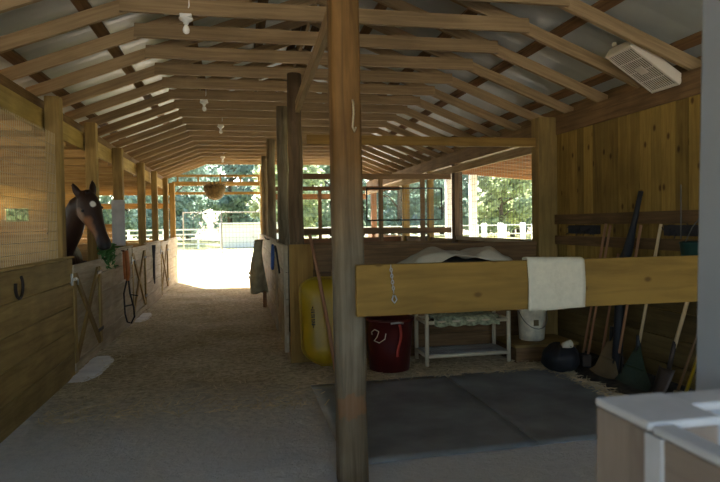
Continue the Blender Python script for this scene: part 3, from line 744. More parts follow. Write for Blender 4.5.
for sg in (-1, 1):
    p = c - Nn*.10 + A*.2*sg; p2 = Vector((p.x, p.y, zr(p.x)+.02+.05))
    MB().tube([p, p2], .006, 5).build('hanging_wire', 'rust', t)
mb = MB(); p = c - A*.24 + B*-.13 - Nn*.12
mb.tube([p + Vector((0, .0, 0)), p+Vector((-.03, .02, .03)), p+Vector((-.06, 0, .05))], .022, 8)
mb.build('cord_bundle', 'whiterope', t)

# ------------------------------------------------------------------ barrier board, towel, chain
t = thing('barrier_board', (2.0, 3.64, 1.24), 'wide knotty pine barrier board across the front of the bay', 'barrier')
MB().box((.695, 3.605, 1.08), (3.975, 3.65, 1.40)).build('board', 'pinebar', t, bevel=.006)
tag(MB().box((3.93, 3.66, 1.0), (3.996, 3.74, 1.45)).build('bracket_block', 'pinebar'), 'block holding the barrier board end at the right wall', 'block') if False else None
def towel(u, v):
    x = 1.825+u*.40+.006*math.sin(v*7); L = .325+.07+.27; s_ = v*L
    f_ = .325+.010*math.sin(u*3+1)
    wv = .006*math.sin(u*11+v*3)+.004*noise.noise((u*4, v*6, 1))
    if s_ < f_: return (x, 3.594+wv-.004, 1.41-(f_-s_)-.01*u)
    if s_ < f_+.07: return (x, 3.594+(s_-f_)*1.0, 1.41-.01*u+.008*math.sin((s_-f_)/.07*PI))
    return (x, 3.664-wv, 1.41-.01*u-(s_-f_-.07))
tag(MB().grid(towel, 16, 30).build('towel', 'towel', solid=.008), 'white towel folded over the barrier board', 'towel')
t = thing('snap_chain', (.91, 3.595, 1.39), 'thin pale snap chain hanging on the barrier board near the post', 'chain')
mb = MB()
for i in range(9):
    z = 1.385-i*.019; ax = (.007, 0) if i % 2 else (.002, .006)
    mb.tube([(.91+ax[0]*math.cos(a)+.002*i, 3.592+ax[1]*math.cos(a), z+.013*math.sin(a)) for a in [k*2*PI/8 for k in range(8)]], .0028, 4, closed=True)
mb.build('links', 'pipe', t)
MB().tube([(.926, 3.592, 1.21), (.915, 3.59, 1.18), (.93, 3.588, 1.16), (.945, 3.59, 1.18), (.935, 3.592, 1.205)], .005, 5).build('snap', 'pipe', t)

# ------------------------------------------------------------------ blankets on a shelf at the bay back
t = thing('saddle_shelf', (2.65, 6.95, 1.05), 'plank shelf on the bay back wall under the white blanket', 'shelf')
MB().box((1.95, 6.72, 1.03), (3.32, YB-.02, 1.06)).build('plank', 'dark', t)
for x in (2.15, 3.1): MB().bar((x, YB-.03, .80), (x, 6.78, 1.03), .03, .04).build('bracket', 'dark', t)
def humps(u): return .42+.50*math.exp(-((u-.36)/.20)**2)+.50*math.exp(-((u-.77)/.17)**2)
def blan(u, v, zo=0, fr=6.70, ext=0.):
    x = 1.77+u*1.56; top = 1.06+.31*min(1, humps(u))*min(1, (u+.05)*4.2)*min(1, (1-u)*9+.35) + zo
    fold = .02*math.sin(u*23+v*5)+.025*noise.noise((u*5, v*3, zo*9))
    y = YB-.04-v*.42
    if v < .75:
        return (x+fold*.4, y, max(1.068+zo*.2, top-.05*(v*1.3)**2+fold*.9))
    q = (v-.75)/.25
    lift = .15*math.exp(-((u-.52)/.17)**2) + .05*math.exp(-((u-.8)/.1)**2)
    zb = max(1.07, 1.13+lift)
    return (x+fold*.3, 6.79-.06*math.sin(q*PI*.5), (top-.05)*(1-q)+zb*q+fold*.4)
tag(MB().grid(blan, 46, 22).build('white_blanket', 'cloth', solid=.014), 'off white folded blanket heaped on the shelf at the bay back', 'blanket')
def blan2(u, v):
    x = 2.05+u*1.15; z = 1.064+.15*math.sin(PI*min(1, max(0, u)))**.5*(1-.5*v*v)
    return (x, YB-.07-v*.36, z+.008*math.sin(u*17+v*4))
tag(MB().grid(blan2, 24, 10).build('dark_saddle_pad', 'clothdark', solid=.012), 'dark pad under the white blanket', 'pad')

# ------------------------------------------------------------------ bay floor things
# wheelbarrow leaning upright against the stall end
t = thing('wheelbarrow', (.90, 6.98, 0), 'yellow wheelbarrow tray stood on end behind the centre post', 'wheelbarrow')
def tray(u, v, s=1):
    # u across (0..1), v bottom..top (0..1); outline narrows at the top, round corners
    hw = (.285+.02*(1-v))*(1-.72*max(0, (.24-v)/.24)**2.2)*(1-.55*max(0, (v-.86)/.14)**2.4)
    d = (1-abs(2*u-1)**4)*(1-abs(2*v-1)**6)
    tilt = .16*v
    return (.985+hw*(2*u-1)-.03*v, 6.84+tilt-.14*d, .03+v*1.0)
MB().grid(tray, 20, 26).build('tray', 'yellow', t, solid=.012)
rim = [tray(i/20, 0) for i in range(20)] + [tray(1, i/26) for i in range(26)] + [tray(1-i/20, 1) for i in range(20)] + [tray(0, 1-i/26) for i in range(26)]
MB().tube(rim, .014, 6, closed=True).build('rim', 'yellow', t)
mb = MB(); random.seed(3)
for i in range(9):      # worn, unreadable dark lettering running up the tray
    z = .50+i*.027
    for q in range(3 if 0 < i < 8 else 1):
        u = .195+.022*q-(0 if 0 < i < 8 else -.02); v = (z+random.uniform(-.004, .004)-.03)/1.02
        p = Vector(tray(u, v)); mb.obox(p+Vector((0, -.009, 0)), (.008 if random.random() > .35 else .004, .004, 0), (0, .0025, 0), (0, .0, .0075 if random.random() > .3 else .011))
mb.build('lettering', 'black', t)
tube_l = [(.86, 6.99, .12), (.84, 7.02, .60), (.80, 7.09, 1.10)]
MB().tube([(1.02, 7.02, .06), (1.06, 7.03, .6), (1.08, 7.08, 1.12)], .02, 8).build('handle', 'dark', t)
MB().tube([(.90, 7.02, .06), (.88, 7.03, .6), (.86, 7.08, 1.12)], .02, 8).build('handle', 'dark', t)
tag(MB().tube([(1.02, 6.60, .03), (.96, 6.70, .50), (.885, 6.83, 1.02), (.80, 7.00, 1.54)], [.022, .022, .02, .02], 8).build('tool_handle', 'redhandle'), 'brown wooden tool handle leaning across the yellow wheelbarrow', 'tool')
# small dark metal foot beside
# red muck bucket
t = thing('muck_bucket', (1.63, 6.55, 0), 'dark red round tub on the floor behind the centre post', 'tub')
MB().lathe([(.20, .012), (.225, .02), (.25, .30), (.27, .56), (.285, .575), (.285, .60), (.262, .60), (.24, .30), (.20, .04)], (1.63, 6.55, 0), 28).build('tub', 'redbin', t)
MB().tube([(1.40, 6.40, .44), (1.39, 6.38, .47), (1.42, 6.36, .50), (1.46, 6.33, .48), (1.44, 6.335, .42), (1.41, 6.35, .38), (1.46, 6.315, .36), (1.52, 6.30, .40), (1.53, 6.295, .46)], .006, 6).build('rope_handle', 'whiterope', t)
MB().tube([(1.58, 6.27, .57), (1.66, 6.255, .58), (1.72, 6.27, .57)], .012, 6).build('grip', 'pipe', t)
MB().grid(lambda u, v: (1.66+.03*u+.02*math.sin(v*5), 6.262+.03*v, .56-v*.36), 2, 8).build('strap', 'redstrap', t, solid=.006)
# white rack
t = thing('pipe_rack', (2.6, 6.95, 0), 'white pipe rack with a wire shelf under the barrier board', 'rack')
rx0, rx1, ry0, ry1 = 2.09, 3.10, 6.60, 7.02
for x in (rx0, rx1):
    for y in (ry0, ry1):
        MB().tube([(x, y, 0.0), (x, y, .60)], .024, 10).build('leg', 'white', t)
for z, nm in ((.50, 'top_rail'), (.11, 'bottom_rail')):
    for y in (ry0, ry1): MB().tube([(rx0, y, z), (rx1, y, z)], .022, 10).build(nm, 'white', t)
    for x in (rx0, rx1): MB().tube([(x, ry0, z), (x, ry1, z)], .022, 10).build(nm, 'white', t)
MB().tube([(rx0-.22, ry1, .58), (rx0, ry1, .50)], .016, 8).build('side_arm', 'white', t)
MB().tube([(rx0-.22, ry1, .58), (rx0-.22, ry1, .02)], .020, 8).build('leg', 'white', t)
mb = MB()
for i in range(24): x = rx0+(i+.5)*(rx1-rx0)/24; mb.tube([(x, ry0, .135), (x, ry1, .135)], .004, 4)
for i in range(9): y = ry0+(i+.5)*(ry1-ry0)/9; mb.tube([(rx0, y, .13), (rx1, y, .13)], .004, 4)
mb.build('wire_shelf', 'pipe', t)
mb = MB()
for i in range(14): x = rx0+(i+.5)*(rx1-rx0)/14; mb.tube([(x, ry0, .50), (x, ry1, .50)], .005, 4)
mb.build('top_wires', 'pipe', t)
tag(MB().grid(lambda u, v: (2.17+u*.80+.01*math.sin(v*9), 6.55+v*.40, (.555+.03*noise.noise((u*6, v*4, 7)) if v > .15 else .555-(.15-v)*.55-.02*abs(math.sin(u*14)))), 28, 14).build('speckled_cloth', 'lace', solid=.008), 'speckled greenish cloth lying on top of the white rack', 'cloth')
# box with white bucket
t = thing('wooden_step', (3.5, 6.8, 0), 'low wooden box against the bay back wall', 'box')
mb = MB().box((3.15, 6.50, .0), (3.92, 6.53, .175)).box((3.15, 7.07, 0), (3.92, 7.10, .175)).box((3.15, 6.53, 0), (3.18, 7.07, .175)).box((3.89, 6.53, 0), (3.92, 7.07, .175))
mb.build('sides', 'dark', t)
MB().box((3.13, 6.48, .175), (3.94, 7.11, .205)).build('top', 'post', t)
t = thing('white_bucket', (3.50, 6.80, .205), 'dirty white plastic bucket on the low wooden box', 'bucket')
MB().lathe([(.14, .207), (.15, .215), (.162, .42), (.172, .56), (.178, .565), (.178, .59), (.166, .60), (.16, .55), (.14, .24)], (3.50, 6.80, 0), 24).build('pail', 'bucket', t)
MB().tube([(3.50+.178*math.cos(a), 6.80-.02-.16*max(0, math.sin(a)), .56-.20*math.sin(a)) for a in [PI*i/12 for i in range(13)]], .005, 5).build('bail', 'wire', t)
MB().box((3.44, 6.62, .40), (3.50, 6.634, .47)).build('stain_label', 'brownrake', t)
# black bags
for i, (x, y, r, lab) in enumerate(((3.42, 5.98, .20, 'black rubbish bag slumped by the low wooden box'),)):
    mb = MB()
    def bag(u, v, x=x, y=y, r=r, i=i):
        a = u*2*PI; t_ = v*PI*.98; rr = r*(1+.22*noise.noise((math.cos(a)*2+i*4, math.sin(a)*2, v*4)))*math.sin(t_+.02)**.75
        return (x+rr*math.cos(a), y+rr*math.sin(a), .012+r*.72*(1-math.cos(t_))*(1+.15*noise.noise((math.cos(a)*3, math.sin(a)*3, 9+i))))
    tag(MB().grid(bag, 28, 16).build('rubbish_bag', 'bag'), lab, 'bag')
o = MB().lathe([(.03, 0), (.035, .01), (.043, .10), (.04, .10), (.03, .012)], (0, 0, 0), 14).build('paper_cup', 'white'); o.location = (3.42, 5.93, .30); o.rotation_euler = (1.2, .3, .4); tag(o, 'small white cup lying on the black bag', 'cup')
# litter along the wall foot
mb = MB().grid(lambda u, v: (XR-.02-u*.50*(1+.25*noise.noise((v*7, 0, 4))), 4.3+v*2.1, .012+.13*(1-u)**1.3*(.8+.5*noise.noise((u*5, v*9, 2))) if .02 < u < .98 else (.12 if u <= .02 else .004)), 16, 50)
tag(mb.build('floor_litter', 'dirtpile'), 'dark litter heaped along the foot of the right wall', 'litter', kind='stuff')

# ------------------------------------------------------------------ tools leaning on the right wall
TG = 'tools leaning on the right wall'
def handle(name, pts, r, mat, lab, head=None):
    t = thing(name, pts[0], lab, 'tool', TG)
    MB().tube(pts, r, 8).build('handle', mat, t)
    if head: head(t)
    return t
def lerp(a, b, k): return tuple(a[i]+(b[i]-a[i])*k for i in range(3))
def fan_head(t, top, bot, width, mat, n=20, back=.05):
    top, bot = Vector(top), Vector(bot); mb = MB()
    for i in range(n):
        s_ = (i/(n-1)-.5)*2
        e = bot+Vector((.02*abs(s_), s_*width/2, .02*abs(s_)**2))
        mid = top.lerp(e, .9)
        mb.tube([top+Vector((0, s_*.02, 0)), top.lerp(e, .5)+Vector((-.01, 0, 0)), mid, e+Vector((-back, 0, -.0))], [.005, .006, .006, .004], 4)
    mb.build('tines', mat, t)
    MB().bar(top.lerp(bot, .55)+Vector((-.01, -width*.27, 0)), top.lerp(bot, .55)+Vector((-.01, width*.27, 0)), .012, .02).build('spreader', mat, t)
    MB().tube([top+Vector((0, 0, .10)), top-Vector((0, 0, .06))], [.02, .028], 8).build('ferrule', 'black', t)
def G(px, py, x): # helper point on plane X through a pixel of the photograph: used once to place the tools on the wall
    d = _F + _R*((px-360)/FPX) - _U*((py-241)/FPX); return tuple(Vector((0, 0, EYE)) + d*(x/d.x))
handle('broom', [(3.70, 6.02, .10), (3.93, 5.91, 1.62)], .014, 'redhandle', 'reddish tool handle farthest left on the right wall, above the bags', lambda t: MB().bar((3.70, 5.88, .10), (3.70, 6.16, .10), .05, .10).build('head', 'bag', t))
handle('hoe', [(3.68, 5.90, .10), (3.93, 5.83, 1.60)], .013, 'redhandle', 'reddish tool handle just right of the farthest left one', lambda t: MB().box((3.60, 5.84, .08), (3.70, 5.97, .20)).build('blade', 'rust', t))
handle('pole_tool', [(3.76, 5.76, .12), (3.935, 5.70, 1.30)], .014, 'redhandle', 'brown tool handle just left of the brown fan rake', lambda t: MB().tube([(3.75, 5.764, .03), (3.765, 5.758, .16)], .018, 8).build('ferrule', 'rust', t))
def h1(t): fan_head(t, (3.80, 5.62, .44), (3.66, 5.55, .05), .42, 'brownrake')
handle('fan_rake', [(3.80, 5.62, .42), (3.935, 5.52, 1.28)], .013, 'handle', 'brown fan rake with pale handle, left one of the two rakes', h1)
handle('fork', [(3.76, 5.44, .30), G(641, 225, 3.94)], .014, 'redhandle', 'tan handled fork between the two fan rakes', lambda t: [MB().tube([(3.76, 5.44+d_*.4, .30), (3.755, 5.44+d_, .27), (3.72, 5.44+d_, .05)], .005, 5).build('tine', 'rust', t) for d_ in (-.08, -.03, .03, .08)])
def h2(t):
    MB().tube([(3.70, 5.46, .05), (3.80, 5.44, .7), (3.87, 5.42, 1.30)], [.055, .06, .075], 10).build('body', 'bag', t)
a, b = G(628, 250, 3.88), G(641, 191, 3.95)
t = thing('scoop', (3.72, 5.40, .02), 'black long tool widening downward, standing highest above the barrier', 'tool', TG)
MB().tube([(3.74, 5.46, .03), (3.80, 5.50, .60), (3.86, 5.52, 1.20), a, lerp(a, b, .45), b], [.05, .05, .055, .05, .028, .024], 10).build('body', 'bag', t)
def h3(t): fan_head(t, (3.82, 5.22, .42), (3.70, 5.14, .05), .50, 'rake', 22)
handle('fan_rake', [(3.82, 5.22, .40), G(661, 224, 3.945)], .015, 'handle', 'dark green fan rake with pale yellow handle, right one of the two rakes', h3)
def h4(t):
    MB().tube([(3.76, 4.72, .30), (3.805, 4.695, .56)], .02, 8).build('ferrule', 'rust', t)
    MB().grid(lambda u, v: (3.75-.12*v-.04*math.cos((u-.5)*3), 4.72+(u-.5)*.20*(1-.35*v*v), .32-v*.28), 8, 8).build('blade', 'rust', t, solid=.004)
handle('shovel', [(3.80, 4.70, .50), (3.935, 4.54, 1.34)], .017, 'handle', 'pale handled shovel with dark socket near the grey post', h4)
handle('hoe', [(3.80, 4.69, .04), (3.945, 4.33, 1.25)], .013, 'dark', 'thin dark handled hoe beside the yellow handle', lambda t: MB().box((3.72, 4.685, .03), (3.80, 4.76, .07)).build('blade', 'rust', t))
handle('broom', [(3.82, 4.59, .10), (3.95, 4.28, 1.20)], .016, 'yellow', 'bright yellow broom handle nearest the grey post', lambda t: MB().bar((3.80, 4.51, .07), (3.80, 4.67, .07), .06, .12).build('head', 'brownrake', t))
# green bucket on the wall
t = thing('green_bucket', (3.88, 4.55, 1.30), 'dark green plastic bucket hung on the right wall near the grey post', 'bucket')
MB().lathe([(.085, 1.27), (.09, 1.275), (.112, 1.44), (.118, 1.445), (.112, 1.46), (.085, 1.30)], (3.85, 4.52, 0), 20).build('pail', 'greenplastic', t)
MB().tube([(3.85, 4.63, 1.44), (3.90, 4.60, 1.58), (3.945, 4.57, 1.66), (3.90, 4.52, 1.56), (3.85, 4.41, 1.44)], .004, 5).build('bail', 'wire', t)
t = thing('wall_chain', (3.94, 4.78, 1.9), 'thin pale chain hanging on the right wall above the green bucket', 'chain')
mb = MB()
for i in range(18):
    z = 1.95-i*.027; a2 = (.004, .010) if i % 2 else (.008, .003)
    mb.tube([(3.935+a2[0]*math.cos(q), 4.78+a2[1]*math.cos(q), z+.018*math.sin(q)) for q in [k*2*PI/8 for k in range(8)]], .003, 4, closed=True)
mb.build('links', 'wire', t)

# ------------------------------------------------------------------ foreground half wall and grey post
t = thing('half_wall_corner', (.78, 1.0, 0), 'pale weathered half wall corner close to the camera at lower right', 'half wall')
MB().box((.706, .945, 0), (.86, 1.10, 1.272)).build('corner_post', 'blurcap', t, bevel=.006)
mb = MB()
for j in range(6): mb.box((.712, .15, .02+j*.209), (.745, .915, .02+j*.209+.204))
mb.build('side_boards', 'blurcap', t, bevel=.003)
mb = MB()
for j in range(6): mb.box((.862, 1.035, .02+j*.209), (2.0, 1.065, .02+j*.209+.204))
mb.build('cross_boards', 'greypaint', t, bevel=.003)
mb = MB().box((.705, .935, 1.273), (.862, 1.102, 1.290)); mb.box((.709, .15, 1.271), (.755, .934, 1.286)); mb.box((.863, 1.02, 1.271), (2.0, 1.10, 1.288))
mb.build('cap', 'capwhite', t, bevel=.006)
MB().box((.704, .905, .2), (.716, .945, 1.270)).build('corner_strip', 'capwhite', t)
o = tag(MB().box((1.120, 1.20, 0), (1.26, 1.34, 3.2)).build('grey_post', 'greypaint', bevel=.01), 'smooth grey painted post at the right edge, close to the camera', 'post')
o.rotation_euler = (0, .018, 0)

# ------------------------------------------------------------------ horse
t = thing('horse', (-2.3, 8.8, 0), 'bay horse with a white star looking over the left stall door', 'horse')
mb = MB()
P0 = Vector((-1.81, 7.78, 2.03)); D = Vector((.33, -.22, -.93)).normalized()
nn = Vector((.52, -.85, 0)); nn = (nn - D*nn.dot(D)).normalized(); ss = D.cross(nn).normalized()
Lh = .70; hs = []
for tt, dep, wid in ((-.10, .055, .045), (-.04, .095, .075), (.06, .125, .095), (.16, .15, .108), (.27, .165, .108), (.38, .155, .092), (.50, .125, .075), (.62, .10, .064), (.74, .085, .058), (.84, .080, .062), (.92, .076, .064), (.98, .060, .052), (1.02, .03, .03)):
    off = .11-dep + (-.05*max(0, .06-tt)*5) - (.02 if tt > .95 else 0)
    hs.append((P0+D*Lh*tt+nn*off, nn*dep*1.06, ss*wid*1.28))
mb.loft(hs, 18)
# neck and trunk
path = [(P0+Vector((.0, .02, -.02)), .10, .085), (P0+Vector((-.12, .12, -.12)), .15, .11), (P0+Vector((-.25, .28, -.34)), .20, .135), (Vector((-2.28, 8.28, 1.42)), .27, .18), (Vector((-2.33, 8.55, 1.20)), .33, .23), (Vector((-2.42, 8.85, 1.16)), .34, .27), (Vector((-2.52, 9.25, 1.15)), .34, .29), (Vector((-2.62, 9.65, 1.17)), .33, .29), (Vector((-2.68, 9.90, 1.20)), .27, .25), (Vector((-2.72, 10.08, 1.18)), .12, .12)]
rings = []
for i, (p, a, b) in enumerate(path):
    q0 = path[max(0, i-1)][0]; q1 = path[min(len(path)-1, i+1)][0]; d = (q1-q0).normalized()
    side = d.cross(Vector((0, 0, 1))).normalized(); up = side.cross(d).normalized()
    rings.append((p, up*a, side*b))
mb.loft(rings, 18)
# legs
for sx in (-1, 1):
    bx = -2.36+sx*.15
    mb.loft([((bx, 8.60, z), (r, 0, 0), (0, r*1.15, 0)) for z, r in ((1.10, .12), (.85, .09), (.62, .065), (.50, .06), (.42, .042), (.18, .036), (.12, .047), (.08, .05), (.0, .065))], 12)
    bx = -2.62+sx*.16
    mb.loft([((bx, y, z), (r*.85, 0, 0), (0, r*1.2, 0)) for y, z, r in ((9.80, 1.15, .19), (9.74, .90, .14), (9.78, .70, .085), (9.90, .52, .06), (9.88, .44, .05), (9.82, .20, .036), (9.80, .12, .047), (9.77, .07, .05), (9.76, 0, .065))], 12)
# ears
for sg in (-1, 1):
    e0 = P0+ss*sg*.085-D*.04+nn*.01; dr = (-D*.9+ss*sg*.20+nn*.16).normalized()
    mb.loft([(e0+dr*h, nn*a, ss*b) for h, a, b in ((-.03, .034, .04), (.03, .036, .05), (.08, .030, .043), (.125, .017, .026), (.16, .004, .008))], 10)
def horse_mat():
    m, n, l, b = new_mat('bay_horse_coat'); b.inputs['Roughness'].default_value = .5; b.inputs['Specular IOR Level'].default_value = .3
    tc = n.new('ShaderNodeTexCoord')
    off = Vector((-2.3, 8.8, 0))
    nz = n.new('ShaderNodeTexNoise'); nz.inputs['Scale'].default_value = 9; l.new(tc.outputs['Object'], nz.inputs['Vector'])
    r0 = n.new('ShaderNodeValToRGB'); r0.color_ramp.elements[0].color = (.016, .008, .006, 1); r0.color_ramp.elements[1].color = (.040, .017, .009, 1); l.new(nz.outputs['Fac'], r0.inputs[0])
    cur = r0.outputs[0]
    def blob(cur, p, r, soft, col, sc=(1, 1, 1)):
        mp = n.new('ShaderNodeVectorMath'); mp.operation = 'DISTANCE'; l.new(tc.outputs['Object'], mp.inputs[0]); mp.inputs[1].default_value = p-off
        a = n.new('ShaderNodeMath'); a.operation = 'MULTIPLY_ADD'; a.inputs[1].default_value = .04; l.new(nz.outputs['Fac'], a.inputs[0]); l.new(mp.outputs['Value'], a.inputs[2])
        mr = n.new('ShaderNodeMapRange'); mr.inputs['From Min'].default_value = r+.02; mr.inputs['From Max'].default_value = r+.02+soft; mr.inputs['To Min'].default_value = 1; mr.inputs['To Max'].default_value = 0; l.new(a.outputs[0], mr.inputs['Value'])
        mx = n.new('ShaderNodeMixRGB'); mx.inputs[2].default_value = (*col, 1); l.new(mr.outputs[0], mx.inputs[0]); l.new(cur, mx.inputs[1]); return mx.outputs[0]
    for tt in (.45, .58, .70): cur = blob(cur, P0+D*Lh*tt+nn*.00+ss*.06*RS, .05, .05, (.26, .105, .035))
    cur = blob(cur, P0+D*Lh*.28+nn*-.06+ss*.11*RS, .06, .05, (.26, .17, .12))  # lighter cheek patch, a highlight put into the coat colour
    cur = blob(cur, P0+D*Lh*1.0+nn*.02, .085, .05, (.010, .008, .007))
    cur = blob(cur, P0+D*Lh*.21+nn*.12, .034, .012, (.80, .76, .68))
    l.new(cur, b.inputs['Base Color']); return m
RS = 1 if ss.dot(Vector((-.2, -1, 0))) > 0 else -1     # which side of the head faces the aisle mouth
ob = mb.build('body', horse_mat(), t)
rm = ob.modifiers.new('join', 'REMESH'); rm.mode = 'VOXEL'; rm.voxel_size = .014; rm.use_smooth_shade = True
sm = ob.modifiers.new('smooth', 'SMOOTH'); sm.iterations = 4; sm.factor = .5
for sg in (-1, 1):
    e = P0+D*Lh*.26+ss*sg*.112+nn*.045
    MB().ball(e, .019, 12).build('eye', 'black', t)
for sg in (-1, 1):
    e = P0+D*Lh*.93+ss*sg*.068+nn*.035
    MB().ball(e, .013, 8).build('nostril', 'black', t)
mb = MB(); random.seed(5)
for q in range(150):
    k = random.random(); p = P0+Vector((-.13*k-.02, .30*k, -.20*k)) - nn*.0 + Vector((0, 0, .06+.05*k)) 
    p += ss*random.uniform(-.03, .03); d = Vector((random.uniform(-.06, .03), random.uniform(-.05, .03), -.16-.06*random.random()))
    mb.tube([p, p+d*.5+ss*random.uniform(-.06, .02), p+d+ss*random.uniform(-.05, .02)], [.006, .006, .002], 4)
mb.build('mane', 'black', t)
mb = MB()
for q in range(14):
    p = P0-D*.05+nn*.06+ss*random.uniform(-.03, .03); d = D*(.05+.03*random.random())+nn*.04
    mb.tube([p, p+d*.5+nn*.015, p+d*.9+ss*random.uniform(-.03, .03)], [.005, .006, .002], 4)
mb.build('forelock', 'black', t)
# greens at the muzzle
mz = P0+D*Lh*1.0
t = thing('leafy_branch', (XL+.06, 8.5, 1.30), 'bunch of green leaves hanging on the stall wall at the horse muzzle', 'plant')
mb = MB(); ms = MB().tube([(XL+.07, 8.2, 1.352), (XL+.09, 8.5, 1.36), (XL+.07, 8.85, 1.352)], .008, 5); random.seed(11)
for q in range(17):
    y0 = 8.2+random.random()*.6; p = Vector((XL+.08, y0, 1.355)); 
    d = Vector((random.uniform(.02, .16), random.uniform(-.14, .16), random.uniform(-.26, .12)))
    if q % 4 == 0: ms.tube([p, p+d*.6+Vector((0, 0, .04)), p+d], .005, 4)
    for w_ in range(9):
        c_ = p+d*random.random()+Vector((random.uniform(-.03, .06), random.uniform(-.07, .07), random.uniform(-.06, .06)))
        a_ = Vector((random.gauss(0, 1), random.gauss(0, 1), random.gauss(0, 1))).normalized(); b_ = a_.orthogonal().normalized()
        L_ = random.uniform(.03, .065); o = len(mb.v)
        mb.v += [c_-a_*L_, c_+b_*L_*.4, c_+a_*L_, c_-b_*L_*.4]; mb.face((o, o+1, o+2, o+3), [(0, 0)]*4)
mb.build('leaves', 'greens', t); ms.build('stems', 'greens', t)

# ------------------------------------------------------------------ straw on the floor
mb = MB(); random.seed(21)
for q in range(5200):
    if random.random() < .72:
        x = random.uniform(-1.75, .52); y = 5.4+12.5*random.random()**1.5
        if random.random() < .35: x = random.choice((-1.62, .42))+random.gauss(0, .16)
    elif random.random() < .7: x = random.uniform(.8, 3.4); y = 6.2+random.random()**2*.9*random.choice((-.15, 1, 1))
    else: x = 3.42+random.gauss(0, .07); y = random.uniform(4.8, 6.2)
    if x < -1.72 or x > 3.6 or (x > .5 and y > 7.0): continue
    a = random.random()*2*PI; L_ = random.uniform(.02, .085); d = Vector((math.cos(a)*L_, math.sin(a)*L_, random.uniform(-.003, .012))); p = Vector((x, y, .013+.008*random.random()))
    s_ = Vector((-math.sin(a), math.cos(a), .3))*.0042; o = len(mb.v)
    mb.v += [p-d-s_, p+d-s_, p+d+s_, p-d+s_]; mb.face((o, o+1, o+2, o+3), [(0, 0)]*4)
tag(mb.build('loose_straw', 'straw'), 'loose straw scattered over the dirt aisle and bay floor', 'straw', kind='stuff')

# ------------------------------------------------------------------ outside: fence, shed, trees
t = thing('board_fence', (0, 46, 0), 'white four board fence across the far side of the yard', 'fence')
for j in range(4):
    MB().box((-30, 46, .30+j*.36), (-1.6, 46.05, .30+j*.36+.11)).build('rail', 'shed', t)
    if j in (1, 3): MB().box((3.0, 46, .30+j*.36), (64, 46.04, .30+j*.36+.09)).build('rail', 'shed', t)
for i in range(38):
    x = -30+i*2.45
    if -1.5 < x < 3: continue
    MB().box((x-.07, 46.06, 0), (x+.07, 46.2, 1.5)).build('fence_post', 'whitewood', t)
t = thing('yard_shed', (.8, 47.5, 0), 'long pale shed beyond the white sand yard', 'shed')
MB().box((-1.5, 46.3, 0), (3.0, 49.5, 1.75)).build('walls', 'shed', t)
MB().bar((-1.6, 47.9, 1.85), (3.1, 47.9, 1.85), 3.6, .12).build('roof', 'shed', t)
MB().box((2.0, 46.24, .35), (2.75, 46.30, 1.45)).build('door', 'rust', t)
MB().box((.9, 46.24, .75), (1.6, 46.30, 1.30)).build('window', 'pipe', t)
for i, (x, y, lab) in enumerate(((19.3, 45.4, 'left short white gate post beyond the porch'), (20.7, 45.4, 'middle short white gate post beyond the porch'), (22.65, 45.4, 'right short white gate post beyond the porch'))):
    tag(MB().box((x-.17, y-.17, 0), (x+.17, y+.17, 1.6)).build('gate_post', 'whitewood', bevel=.02), lab, 'post', 'white gate posts by the porch')
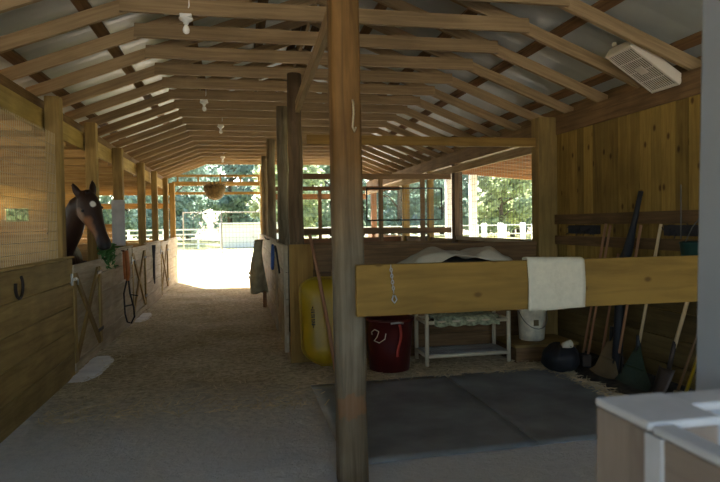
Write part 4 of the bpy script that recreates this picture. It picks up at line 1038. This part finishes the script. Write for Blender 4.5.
def tree_proto(seed, H, R, leaf):
    random.seed(seed)
    t = thing('tree', (0, 0, 0), 'x', 'tree', 'trees behind the yard')
    mb = MB().tube([(0, 0, 0), (.1, .05, H*.3), (0, .1, H*.6), (.1, 0, H*.9)], [.28, .22, .15, .05], 8)
    for q in range(9):
        a = q*2.4; z = H*(.25+.06*q); mb.tube([(0.05, 0, z), (math.cos(a)*R*.4, math.sin(a)*R*.4, z+H*.1), (math.cos(a)*R*.75, math.sin(a)*R*.75, z+H*.14)], [.1, .06, .02], 5)
    mb.build('trunk', 'bark', t)
    mb = MB(); cl = []
    for q in range(46):
        z = random.uniform(.06, 1.0); rr = R*(1-abs(z-.45)**1.8*1.6); a = random.uniform(0, 2*PI); k = random.uniform(.3, 1)
        cl.append((Vector((rr*k*math.cos(a), rr*k*math.sin(a), .4+z*H)), random.uniform(.7, 1.35)))
    for c_, r_ in cl:
        for q in range(110):
            d = Vector((random.gauss(0, 1), random.gauss(0, 1), random.gauss(0, .8))).normalized()*r_*random.uniform(.55, 1.05); p = c_+d
            if p.z < .1: continue
            n_ = (d.normalized()+Vector((random.gauss(0, .6), random.gauss(0, .6), random.gauss(0, .6)))).normalized(); a_ = n_.orthogonal().normalized(); b_ = n_.cross(a_)
            s_ = random.uniform(.16, .34); o = len(mb.v)
            mb.v += [p-a_*s_, p+b_*s_*.6, p+a_*s_, p-b_*s_*.6]; mb.face((o, o+1, o+2, o+3), [(0, 0)]*4)
    mb.build('crown', leaf, t)
    return t
protos = [tree_proto(1, 13, 3.6, 'leafa'), tree_proto(2, 14, 3.9, 'leafb'), tree_proto(3, 8, 3.2, 'leafc'), tree_proto(4, 12.5, 3.4, 'leafa')]
KIND = ['tall blue green tree', 'tall mid green tree', 'lower yellow green tree', 'dense blue green tree']
random.seed(9)
spots = []
for r_, (y, n_, x0) in enumerate(((55.5, 10, -27), (64.0, 10, -21.8), (73.0, 10, -27), (82.0, 10, -21.8))):
    for i in range(n_): spots.append((x0+i*10.5+random.uniform(-.25, .25), y+random.uniform(-.2, .2), i+r_, r_, i))
for i in range(4): spots.append((-18-i*.4, 37-i*8.8, i, 4, i))
used = set()
WH = ['in the front row behind the fence', 'in the second row behind the fence', 'in the third row behind the fence', 'in the rearmost row behind the fence', 'outside the left stalls']
for i, (x, y, k, r_, j) in enumerate(spots):
    p = (k*5+i) % 4
    if p == 2 and r_ > 0: p = 3
    lab = f'{KIND[p]} {WH[r_]}, {ORD[j]} from the left'
    if p not in used:
        o = protos[p]; used.add(p); o.location = (x, y, 0); o['label'] = lab
    else: o = dup(protos[p], (x, y, 0), lab)
    o.rotation_euler = (0, 0, random.uniform(0, 6.28)); s_ = random.uniform(.92, 1.05)*(1+.12*r_*(r_ < 4)); o.scale = (s_, s_, s_)
